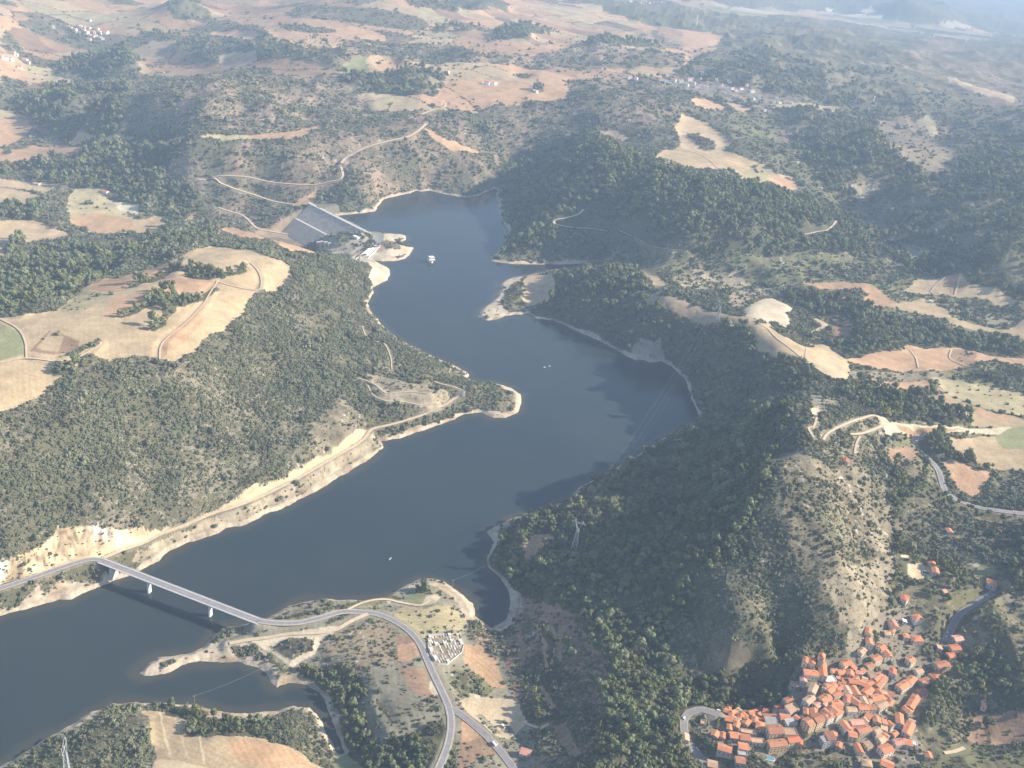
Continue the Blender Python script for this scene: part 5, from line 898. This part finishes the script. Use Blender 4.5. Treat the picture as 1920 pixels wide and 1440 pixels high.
# houses standing apart
for p1, p2, D, h, tone, wall, kind, lab in (
 ((1742,1051),(1754,1056),8,4.5,'orange','cream','gable','orange roofed house behind the walled sandy yard above the village'),
 ((1754,1062),(1756,1072),8,5,'orange','cream','gable','orange roofed wing at the end of the walled sandy yard'),
 ((1692,1115),(1704,1121),10,6,'red','white','hip','red roofed white villa by the foot of the bare ridge'),
 ((1852,1086),(1870,1091),11,6,'orange','greywall','hip','orange roofed villa at the top end of the ridge road'),
 ((1582,859),(1592,862),9,4.5,'red','white','gable','lone red roofed hut among bushes on the ridge top'),
 ((1776,992),(1786,993),9,4.5,'orange','white','gable','orange roofed house half hidden in the wood above the village'),
 ((1841,1318),(1850,1321),8,4,'pink','cream','hip','small pink roofed house in the wood above terraced plots'),
 ((976,1406),(996,1412),7,3.5,'pink','white','shed','low pinkish ruined shed at the end of the village road'),
 ((926,1389),(931,1395),3.5,2.8,'white','white','flat','tiny white transformer hut beside the village road'),
 ((1770,1105),(1775,1110),5,3,'pink','cream','shed','small pink roofed garden shed below the walled yard'),
 ((192,355),(202,358),9,5,'orange','white','gable','orange roofed farmhouse at the wood edge in the lower valley'),
 ((63,341),(74,343),9,4,'tan','white','gable','white walled barn among pale fields in the lower valley'),
 ((298,132),(308,134),9,4,'tan','cream','gable','farm building alone on the pale slope behind the dark hillock'),
 ((664,440),(673,444),9,5,'white','white','flat','white control building on top of the rock mound by dam'),
 ((1743,562),(1751,564),6,4,'white','white','flat','small white hut by the lane through the eastern fields'),
 ((1000,167),(1008,169),10,5,'white','white','gable','white farmhouse beside a dark clump on the red plateau'),
 ((1107,43),(1114,44),12,6,'white','white','flat','white farm building far away at the edge of the woods')):
    tag(place(p1, p2, D, h, tone, wall, kind, 1 if p1[1] > 800 else 0, False), lab, 'house' if 'hut' not in lab and 'shed' not in lab else 'hut')
# far villages: each house on its own, a few pixels large
FARV = [('the village strung along the eastern plateau', 'houses of the plateau village', [(1293,150),(1300,157),(1287,160),(1305,163),(1317,138),(1312,147),(1323,163),(1343,150),(1350,165),(1353,160),(1363,167),(1368,153),(1373,167),(1380,170),(1390,167),(1400,160),(1370,180),(1380,182),(1387,185),(1393,187),(1413,185),(1423,183),(1433,182),(1437,193),(1447,190),(1450,193),(1462,193),(1472,192),(1477,193),(1483,193),(1423,203),(1433,207),(1443,210),(1170,143),(1180,147),(1193,148),(1240,152),(1250,153),(1263,152),(1277,153),(1298,147),(1311,163),(1327,156),(1410,172),(1398,176),(1456,183)]),
 ('the pale village on a spur in the far valley', 'houses of the valley village', [(127,51),(133,53),(147,50),(152,51),(140,57),(157,57),(163,62),(167,53),(173,60),(177,62),(182,55),(187,60),(190,63),(197,63),(200,61),(168,68),(173,70),(187,72),(193,73),(167,75),(147,62),(160,52),(180,67),(100,51),(168,39)]),
 ('the hamlet below the slope at the valley edge', 'houses of the valley hamlet', [(3,108),(20,112),(30,103),(47,115),(52,118),(37,127),(10,110),(24,101),(45,113)]),
 ('the last village on the hazy plain', 'houses of the village on the plain', [(1162,4),(1172,5),(1183,3),(1200,5),(1210,4),(1218,6),(1226,4),(1233,5),(1240,4),(1247,6),(1193,7),(1205,8)]),
 ('the farmstead on the red plateau', 'farm buildings on the plateau', [(913,157),(920,156),(926,157),(838,136),(1013,83),(1020,84),(1026,83)])]
frg = random.Random(11)
for phrase, grp, pts in FARV:
    for p in pts:
        w = hit([p], 2.0)[0]; tone = frg.choice(['orange', 'orange', 'red', 'pink', 'tan']); kind = 'flat' if tone == 'tan' else 'gable'
        gz = float(H([w[0]], [w[1]])[0]); k = frg.uniform(.85, 1.25)
        o = house((w[0], w[1], gz), frg.uniform(-.5, .5) + (math.pi / 2 if frg.random() < .3 else 0), 14 * k, 10 * k, 7.0 * k, tone, frg.choice(['bright', 'bright', 'white']), kind); keepout.append((w[0], w[1], 17))
        tag(o, f"tiny {tone} roofed pale house in {phrase}", 'house', grp)
# slender white towers far off
for (px, py), h, lab in (((1635, 199), 34, 'white tower standing alone in the wood beyond the far village'), ((1811, 78), 45, 'slender white mast on the far ridge below the blue mountain'), ((1305, 46), 45, 'thin white mast at the edge of the far woods')):
    w = gpt(px, py); t = empty('white_tower', w); tag(t, lab, 'tower'); MB().tube([(0, 0, -2), (0, 0, h)], [3.0, 2.0], 10).build('shaft', white_concrete, t); MB().tube([(0, 0, h), (0, 0, h + 4)], [3.2, 2.6], 10).build('cap', white_concrete, t)

# ------------------------------------------------------------------ cemetery beside the road
cem = [(804,1192),(840,1190),(862,1190),(869,1212),(865,1225),(846,1240),(838,1247),(820,1247),(812,1238),(803,1220),(802,1205)]
cw = hit(cem); cz_ = float(np.mean(H(cw[:, 0], cw[:, 1])))
cwall = MB(); gate = 7
for i in range(len(cw)):
    if i == gate: continue
    a, c = Vector(cw[i]), Vector(cw[(i + 1) % len(cw)]); a.z = float(H([a.x], [a.y])[0]); c.z = float(H([c.x], [c.y])[0])
    cwall.bar(a + Vector((0, 0, .2)), c + Vector((0, 0, .2)), .4, 2.8)
tag(cwall.build('cemetery_wall', WALLS['white']), 'white wall round the cemetery in the bend of the road', 'wall')
tm = MB().box(-.7, .7, -1.2, 1.2, -.6, .8).box(-.75, .75, 1.0, 1.25, .8, 1.7); hm_ = tm.mesh('tomb', simple('marble', (.56, .53, .49), .5, .2, .3, rnd=.4)); vm = MB().box(-1.4, 1.4, -1.6, 1.6, -.6, 2.8).box(-1.6, 1.6, -1.8, 1.8, 2.8, 3.1).mesh('family_vault', WALLS['white'])
ctr = cw[:, :2].mean(0); ax = (cw[2] - cw[0])[:2]; ax /= np.linalg.norm(ax); ay = np.array([-ax[1], ax[0]]); prg = random.Random(3)
for i in range(-8, 9):
    for j in range(-8, 9):
        q = ctr + ax * (i * 3.3 + prg.uniform(-.4, .4)) + ay * (j * 4.4 + prg.uniform(-.5, .5))
        ins_ = inside(cw[:, :2], np.array([q[0]]), np.array([q[1]]))[0]; dd_ = seg_dist(cw[:, :2], np.array([q[0]]), np.array([q[1]]), True)[0][0]
        if not ins_ or dd_ < 1.6 or prg.random() < .16 or i == 0: continue
        v = (dd_ < 3.0 and prg.random() < .6) or prg.random() < .08; o = link('family_vault' if v else 'tomb', vm if v else hm_); o.location = (q[0], q[1], float(H([q[0]], [q[1]])[0])); o.rotation_euler.z = math.atan2(ax[1], ax[0]) + prg.uniform(-.06, .06)
        if v: tag(o, 'small white flat roofed burial vault among the cemetery graves', 'vault', 'burial vaults in the cemetery')
        else: tag(o, 'pale stone tomb with upright headstone in the walled cemetery', 'tomb', 'tombs in the cemetery')
keepout.append((ctr[0], ctr[1], 24))

# ------------------------------------------------------------------ pools, vehicles, boats
def pool(px, py, rx, ry, yaw, water, label, shape='round'):
    w = gpt(px, py); p = empty('swimming_pool', (w.x, w.y, w.z), yaw); tag(p, label, 'pool'); n = 28 if shape == 'round' else 4
    pts = [(math.cos(2 * math.pi * i / n + (0 if n > 4 else math.pi / 4)) * (1 if n > 4 else 1.414), math.sin(2 * math.pi * i / n + (0 if n > 4 else math.pi / 4)) * (1 if n > 4 else 1.414)) for i in range(n)]
    rim = MB(); 
    for k, (s_, z) in enumerate(((1.0, .5), (1.0, 1.0), (1.14, 1.0), (1.14, -2.0))): rim.v += [(x * rx * s_, y * ry * s_, z) for x, y in pts]
    rim.f = [(k * n + i, k * n + (i + 1) % n, (k + 1) * n + (i + 1) % n, (k + 1) * n + i) for k in range(3) for i in range(n)]; rim.build('rim', white_concrete, p)
    MB().add([(x * rx, y * ry, .55) for x, y in pts], [tuple(range(n))]).build('water', water, p); keepout.append((w.x, w.y, max(rx, ry) + 3))
pw = simple('pool_water', (.10, .34, .46), .1, .05, .5, spec=.5); pd = simple('pool_cover', (.035, .045, .06), .4, .1, .5, spec=.4)
pool(1441, 1423, 5.6, 2.6, -.15, pw, 'pale blue oval swimming pool in gardens below the lowest houses')
pool(1736, 1075, 4.2, 2.6, -.15, pd, 'dark rectangular pool in the walled sandy yard above the village', 'square')
glass_c = simple('car_glass', (.03, .035, .04), .15, .05, 1, spec=.6); tyre_m = simple('tyre', (.03, .03, .03), .9)
def vehicle(px, py, yaw, col, label, van=False):
    w = gpt(px, py); v = empty('van' if van else 'car', w, yaw); tag(v, label, 'van' if van else 'car'); pm = simple('car_paint', col, .35, .04, .5, spec=.5); L = 2.6 if van else 2.1; W = .95; hb = .95
    prof = [(-L, .35), (L, .35), (L, hb - .15), (L * .5, hb), (-L, hb)] if not van else [(-L, .35), (L, .35), (L, 1.1), (L * .72, 1.2), (-L, 1.2)]
    mb = MB(); n = len(prof); mb.add([(x, s_ * W, z) for s_ in (-1, 1) for x, z in prof], [tuple(range(n)), tuple(range(n, 2 * n))[::-1]] + [(i, n + i, n + (i + 1) % n, (i + 1) % n) for i in range(n)]); mb.build('body', pm, v)
    zt, z0 = (2.3, 1.2) if van else (1.5, hb); c = [(-L * .97, z0), (L * (.7 if van else .42), z0), (L * (.5 if van else .12), zt), (-L * (.95 if van else .72), zt)]
    mb = MB(); mb.add([(x, s_ * W * (.9 if z > z0 else .98), z) for s_ in (-1, 1) for x, z in c], [(0, 1, 2, 3), (7, 6, 5, 4), (0, 4, 5, 1), (1, 5, 6, 2), (3, 7, 4, 0)]); mb.build('windows', glass_c, v)
    MB().box(c[3][0], c[2][0], -W * .9, W * .9, zt, zt + .06).build('roof', pm, v)
    if van: MB().box(-L * .96, L * .2, -W * 1.01, W * 1.01, 1.21, 2.25).build('cargo_side', pm, v)
    for x in (-L * .62, L * .62):
        for s_ in (-1, 1):
            wm_ = MB().tube([(x, s_ * W - .1, .34), (x, s_ * W + .1, .34)], .34, 10).build('wheel', tyre_m, v)
    keepout.append((w.x, w.y, 3))
def at45(z): return Z4(*z)
vehicle(*Z4(124, 928), 1.2, (.78, .78, .78), 'white van parked on the outside of the hairpin bend', True)
vehicle(*Z4(480, 846), .1, (.75, .77, .78), 'white car at the lay-by above the hairpin, farther from houses')
vehicle(*Z4(540, 858), .1, (.80, .80, .80), 'white van beside the first houses above the hairpin', True)
vehicle(*Z4(930, 806), .4, (.70, .76, .76), 'pale car on the shaded track behind the upper terrace')
vehicle(*Z4(262, 1248), -.9, (.72, .76, .78), 'pale car on the lower leg of the hairpin road')
vehicle(*Z5(1124, 262), 1.1, (.82, .82, .83), 'white car parked at the lower end of the ridge road')
vehicle(*Z5(1135, 225), 1.0, (.74, .74, .76), 'silver car parked higher on the ridge road')
vehicle(943.5, 1363, -.8, (.82, .82, .80), 'white camper van on the sandy ground between two grey plots', True)
hull_m = simple('boat_hull', (.80, .80, .78), .4, .05, .5, spec=.4)
def boat(px, py, yaw, label):
    w = at_z([(px, py)], 0)[0]; b_ = empty('boat', w, yaw); tag(b_, label, 'boat', 'small boats on the reservoir')
    mb = MB(); st = [(-2.6, .85, .0), (-1, 1.0, 0), (1, .9, 0), (2.4, .35, .15), (3.0, .03, .25)]
    for x, y, z in st: mb.v += [(x, -y, .65 + z), (x, -y * .6, -.25), (x, y * .6, -.25), (x, y, .65 + z)]
    mb.f = [(i * 4 + k, i * 4 + 4 + k, i * 4 + 5 + k, i * 4 + 1 + k) for i in range(4) for k in range(3)] + [(0, 1, 2, 3)]; mb.build('hull', hull_m, b_)
    MB().box(-2.4, 2.2, -.55, .55, .2, .3).build('floor', simple('boat_floor', (.45, .44, .42), .8), b_); MB().box(-.6, .5, -.5, .5, .3, 1.5).build('console', hull_m, b_)
boat(1021, 689, .6, 'small white boat in open water, nearer the bare headland'); boat(1030, 687, .4, 'small white boat in open water, nearer the shaded hill'); boat(732, 1048, 1.2, 'tiny white boat alone between the bridge and the wooded shore')
# ------------------------------------------------------------------ trees and bushes
def leaf_mat(name, cols, rnd=0.42, brown=True):
    m, nt, b = mat(name); b.inputs['Roughness'].default_value = 0.9; b.inputs['Specular IOR Level'].default_value = 0.05
    oi = nt.nodes.new('ShaderNodeObjectInfo'); cr = nt.nodes.new('ShaderNodeValToRGB'); els = cr.color_ramp.elements
    while len(els) < len(cols): els.new(0.5)
    for i, c in enumerate(cols): els[i].position = i / max(1, len(cols) - 1); els[i].color = (*c, 1)
    cr.color_ramp.interpolation = 'LINEAR'; nt.links.new(oi.outputs['Random'], cr.inputs[0]); warm = mix(nt, maprange(nt, noise(nt, geo_pos(nt), 0.013, 4, .65), .42, .68, 0, .30 if brown else 0), cr.outputs[0], (.155, .14, .085))
    f = maprange(nt, noise(nt, geo_pos(nt), 0.02, 3), 0.3, 0.7, 1 - rnd, 1 + rnd)
    f2 = mul(nt, f, maprange(nt, noise(nt, geo_pos(nt), 0.9, 2), 0.3, 0.7, 0.75, 1.25))
    v = nt.nodes.new('ShaderNodeVectorMath'); v.operation = 'SCALE'; nt.links.new(warm, v.inputs[0]); nt.links.new(f2, v.inputs['Scale'])
    nt.links.new(v.outputs[0], b.inputs['Base Color']); return m
OAK = leaf_mat('oak_leaves', [(0.097, 0.120, 0.057), (0.127, 0.152, 0.069), (0.161, 0.179, 0.085), (0.201, 0.198, 0.106)])
PINE = leaf_mat('pine_needles', [(0.106, 0.128, 0.048), (0.145, 0.161, 0.062), (0.193, 0.187, 0.073)])
BUSH = leaf_mat('bush_leaves', [(0.106, 0.124, 0.069), (0.136, 0.152, 0.083), (0.167, 0.175, 0.101), (0.213, 0.198, 0.127)])
GOLD = leaf_mat('yellow_leaves', [(.19, .19, .04), (.25, .23, .06), (.16, .17, .05)], brown=False)
BARK = simple('bark', (.16, .12, .09), .95)
def crown_mesh(name, seed, m, rx, rz, zc, lumps, leaves, leaf):
    """uneven crown: overlapping lumps set with many small leaf clusters"""
    g = random.Random(seed); mb = MB(); L = []
    for _ in range(lumps):
        a = g.uniform(0, 6.283); r = rx * 0.62 * math.sqrt(g.random()); L.append((r * math.cos(a), r * math.sin(a), zc + rz * g.uniform(-.35, .5), rx * g.uniform(.38, .6)))
    ico = [(0, 0, 1)] + [(math.cos(k * 1.2566 + h) * .894, math.sin(k * 1.2566 + h) * .894, s) for h, s in ((0, .447), (.628, -.447)) for k in range(5)] + [(0, 0, -1)]
    fc = [(0, 1 + k, 1 + (k + 1) % 5) for k in range(5)] + [(1 + k, 6 + k, 1 + (k + 1) % 5) for k in range(5)] + [(1 + (k + 1) % 5, 6 + k, 6 + (k + 1) % 5) for k in range(5)] + [(11, 6 + (k + 1) % 5, 6 + k) for k in range(5)]
    for x, y, z, r in L:
        mb.add([(x + v[0] * r * g.uniform(.7, .95), y + v[1] * r * g.uniform(.7, .95), z + v[2] * r * g.uniform(.6, .85)) for v in ico], fc)
    for _ in range(leaves):
        x, y, z, r = g.choice(L); d = Vector((g.gauss(0, 1), g.gauss(0, 1), g.gauss(.25, .9))).normalized(); c = Vector((x, y, z)) + d * r * g.uniform(.8, 1.12)
        t = d.cross(Vector((g.gauss(0, 1), g.gauss(0, 1), g.gauss(0, 1)))).normalized(); u = d.cross(t); d2 = d * leaf * g.uniform(-.4, .4); s = leaf * g.uniform(.6, 1.3)
        mb.add([c - t * s - d2, c + u * s * .8, c + t * s + d2, c - u * s * .8], [(0, 1, 2, 3)])
    return mb.mesh(name, m)
def trunk_mesh(seed, h, r):
    g = random.Random(seed); mb = MB(); top = Vector((g.uniform(-.3, .3), g.uniform(-.3, .3), h)); mb.tube([(0, 0, -.8), (g.uniform(-.1, .1), g.uniform(-.1, .1), h * .5), top], [r, r * .75, r * .5], 6)
    for k in range(4):
        a = k * 1.57 + g.uniform(-.4, .4); mb.tube([top * g.uniform(.55, .95), top + Vector((math.cos(a) * h * .45, math.sin(a) * h * .45, h * .35))], [r * .4, r * .15], 4)
    return mb.mesh('trunk', BARK)
# kinds: (crown mesh, trunk mesh); unit size: crown radius about 1
TREES = [(crown_mesh('crown', 10 + i, OAK, 1.0, .8, 1.15, 7, 150, .13), trunk_mesh(i, .8, .09)) for i in range(4)] + [(crown_mesh('crown', 30 + i, PINE, .85, 1.0, 1.5, 7, 150, .12), trunk_mesh(40 + i, 1.1, .08)) for i in range(2)]
YELLOW = [(crown_mesh('crown', 50 + i, GOLD, .75, 1.1, 1.3, 7, 140, .12), trunk_mesh(60 + i, 1.0, .08)) for i in range(2)]
BUSHES = [crown_mesh('bush', 70 + i, BUSH, 1.0, .5, .35, 6, 90, .15) for i in range(5)]

# where they stand: one draw per patch of ground, thinned by the cover there
prob = np.zeros(GX.shape); dens = veg.copy()
patch = np.clip(0.55 + 0.6 * vnoise(GX, GY, 34, 81) + 0.35 * vnoise(GX, GY, 95, 82), 0, 1)
wood = WOOD & (dens > .3)
R_b = np.clip(1.45 + 0.0010 * (gr - 800), 1.35, 6.5); R_t = np.clip(2.7 + 0.0013 * (gr - 900), 2.6, 8.0)
cell = 0.00092 * gr * 0.0021 * gr
lim = (gr < 5400) & (np.abs(gaz) < R(47)) & (SD > 2.5) & ((GZ > 2.2) | (SD > 60))
prob = np.where(wood, dens ** 2 * cell / (math.pi * R_t ** 2) * 1.35, dens * (0.40 + 0.95 * patch) * cell / (math.pi * R_b ** 2) * (1.9 - 1.35 * smooth(1700, 3300, gr))) * lim * (dens > 0.02) * smooth(5000, 3500, gr)
prob *= np.where(np.isin(KI, [keys.index('scrubdry'), keys.index('heath'), keys.index('bare')]), .5, 1.0)
prob *= (ROADD > 2.0 + np.where(wood, R_t * 1.25, R_b * .75))
pick = rng.random(GX.shape) < prob
ii = np.nonzero(pick.ravel())[0]; X, Y, Z = GX.ravel()[ii], GY.ravel()[ii], GZ.ravel()[ii]
X = X + rng.normal(0, 1.0, len(ii)); Y = Y + rng.normal(0, 1.0, len(ii)); Z = H(X, Y)
isw = wood.ravel()[ii]; ok = np.ones(len(ii), bool)
for px, py, kr in ((1715, 1078, 15), (1735, 1080, 13), (1700, 1128, 9), (1698, 1046, 6), (1858, 1098, 9), (1590, 864, 7), (1781, 998, 8), (1845, 1324, 7)):
    w = hit([(px, py)])[0]; keepout.append((w[0], w[1], kr))
ko = np.array(keepout)
for kx, ky, kr in ko:
    mm = np.abs(X - kx) < kr + 4; ok[mm] &= (np.hypot(X[mm] - kx, Y[mm] - ky) > kr + np.where(isw[mm], 1.5, 0.3))
ii, X, Y, Z, isw = ii[ok], X[ok], Y[ok], Z[ok], isw[ok]
rr = np.hypot(X, Y)
size = np.where(isw, R_t.ravel()[ii], R_b.ravel()[ii]) * rng.lognormal(-.10, .46, len(ii)); size = np.clip(size, .9, 11)
golden = isw & (vnoise(X, Y, 90, 91) > 0.55) & (rng.random(len(ii)) < .10) & (rr < 1700)
# autumn-yellow rows seen in the wood and by the sandy plot
for px, py in ((1205,1292),(1222,1294),(1240,1290),(1262,1288),(1275,1297),(1140,1290),(1165,1286),(1000,1300),(1004,1320),(1008,1340),(1545,1222),(1562,1230),(1416,1250),(1432,1258),(1670,1340),(1452,1244)):
    w = hit([(px, py)])[0]; X = np.append(X, w[0]); Y = np.append(Y, w[1]); Z = np.append(Z, float(H([w[0]], [w[1]])[0])); isw = np.append(isw, True); golden = np.append(golden, True); size = np.append(size, 4.6); rr = np.append(rr, math.hypot(w[0], w[1]))
scr = project(np.stack([X, Y, Z], 1)); slant = np.sqrt(X ** 2 + Y ** 2 + (Z - CAM_Z) ** 2); vis = (scr[:, 0] > 8) & (scr[:, 0] < 1912) & (scr[:, 1] > 8) & (scr[:, 1] < 1434)
app = np.where(vis, size / slant, 0)
def top(mask, n):
    c = np.nonzero(mask & vis)[0]; return c[np.argsort(-app[c])[:n]]
single = np.zeros(len(X), bool)
def stand(i, kinds, label, grp, name='tree'):
    k = random.randrange(len(kinds)); c, t_ = kinds[k]; s = float(size[i]); e = empty(name, (X[i], Y[i], Z[i]), random.uniform(0, 6.28)); e.scale = (s, s, s * random.uniform(.9, 1.15))
    link('crown', c, e); link('trunk', t_, e); single[i] = True; tag(e, label, 'tree', grp)
for i in top(isw & ~golden, 240): stand(i, TREES, 'dark green tree crowded with others in the near woods', 'trees of the near woods')
for i in top(golden, 50): stand(i, YELLOW, 'yellow leaved autumn tree standing out among dark green woods', 'yellow autumn trees', 'yellow_tree')
for i in top(~isw, 300):
    o = link('bush', random.choice(BUSHES)); s = float(size[i]); o.location = (X[i], Y[i], Z[i]); o.scale = (s, s, s * random.uniform(.8, 1.2)); o.rotation_euler.z = random.uniform(0, 6.28); single[i] = True
    tag(o, 'rounded dark bush scattered over dry open ground near the water', 'bush', 'bushes on open ground')
golden &= ~single
# everything farther off: one mass of woodland, one of scrub
def mass(name, sel, protos):
    k = len(protos); idx = np.nonzero(sel)[0]; me = bpy.data.meshes.new(name); me.vertices.add(len(idx)); me.vertices.foreach_set('co', np.stack([X[idx], Y[idx], Z[idx]], 1).astype(np.float32).ravel())
    a = me.attributes.new('size', 'FLOAT', 'POINT'); a.data.foreach_set('value', size[idx].astype(np.float32)); a = me.attributes.new('turn', 'FLOAT', 'POINT'); a.data.foreach_set('value', rng.uniform(0, 6.28, len(idx)).astype(np.float32))
    a = me.attributes.new('form', 'INT', 'POINT'); a.data.foreach_set('value', rng.integers(0, k, len(idx)).astype(np.int32)); me.update()
    o = link(name, me); tag(o, kind='stuff'); ng = bpy.data.node_groups.new(name, 'GeometryNodeTree')
    ng.interface.new_socket('Geometry', in_out='INPUT', socket_type='NodeSocketGeometry'); ng.interface.new_socket('Geometry', in_out='OUTPUT', socket_type='NodeSocketGeometry')
    N = ng.nodes.new; gi, go, ip, gj = N('NodeGroupInput'), N('NodeGroupOutput'), N('GeometryNodeInstanceOnPoints'), N('GeometryNodeJoinGeometry')
    for p in reversed(protos):
        oi = N('GeometryNodeObjectInfo'); oi.inputs['Object'].default_value = p; oi.inputs['As Instance'].default_value = True; gti = N('GeometryNodeGeometryToInstance'); ng.links.new(oi.outputs['Geometry'], gti.inputs[0]); ng.links.new(gti.outputs[0], gj.inputs[0])
    def attr(n_, t): q = N('GeometryNodeInputNamedAttribute'); q.data_type = t; q.inputs[0].default_value = n_; return q.outputs[0]
    cx = N('ShaderNodeCombineXYZ'); ng.links.new(attr('turn', 'FLOAT'), cx.inputs[2]); cs = N('ShaderNodeCombineXYZ'); sz = attr('size', 'FLOAT')
    for k_ in range(3): ng.links.new(sz, cs.inputs[k_])
    ng.links.new(gi.outputs[0], ip.inputs['Points']); ng.links.new(gj.outputs[0], ip.inputs['Instance']); ip.inputs['Pick Instance'].default_value = True
    ng.links.new(attr('form', 'INT'), ip.inputs['Instance Index']); ng.links.new(cx.outputs[0], ip.inputs['Rotation']); ng.links.new(cs.outputs[0], ip.inputs['Scale'])
    ng.links.new(ip.outputs[0], go.inputs[0]); md = o.modifiers.new('spread', 'NODES'); md.node_group = ng; return len(idx)
def protos(meshes, name): return [bpy.data.objects.new(name, m_) for m_ in meshes]
nw = mass('woodland', isw & ~single & ~golden, protos([c for c, _ in TREES], 'crown')); nb = mass('scrub', ~isw & ~single, protos(BUSHES, 'bush'))
if golden.any(): mass('autumn_woodland', golden, protos([c for c, _ in YELLOW], 'crown'))
print('trees', nw, 'bushes', nb)
# ------------------------------------------------------------------ haze
hz = MB().box(-62000, 62000, -3000, 62000, -90, 860)
hm = bpy.data.materials.new('haze_air'); hm.use_nodes = True; hn = hm.node_tree
for nd in list(hn.nodes):
    if nd.type == 'BSDF_PRINCIPLED': hn.nodes.remove(nd)
pv = hn.nodes.new('ShaderNodeVolumePrincipled'); pv.inputs['Color'].default_value = (0.56, 0.74, 1.0, 1); pv.inputs['Density'].default_value = HAZE_DENSITY; pv.inputs['Anisotropy'].default_value = -0.05
hn.links.new(pv.outputs[0], [x for x in hn.nodes if x.type == 'OUTPUT_MATERIAL'][0].inputs['Volume'])
tag(hz.build('haze', hm), kind='stuff')
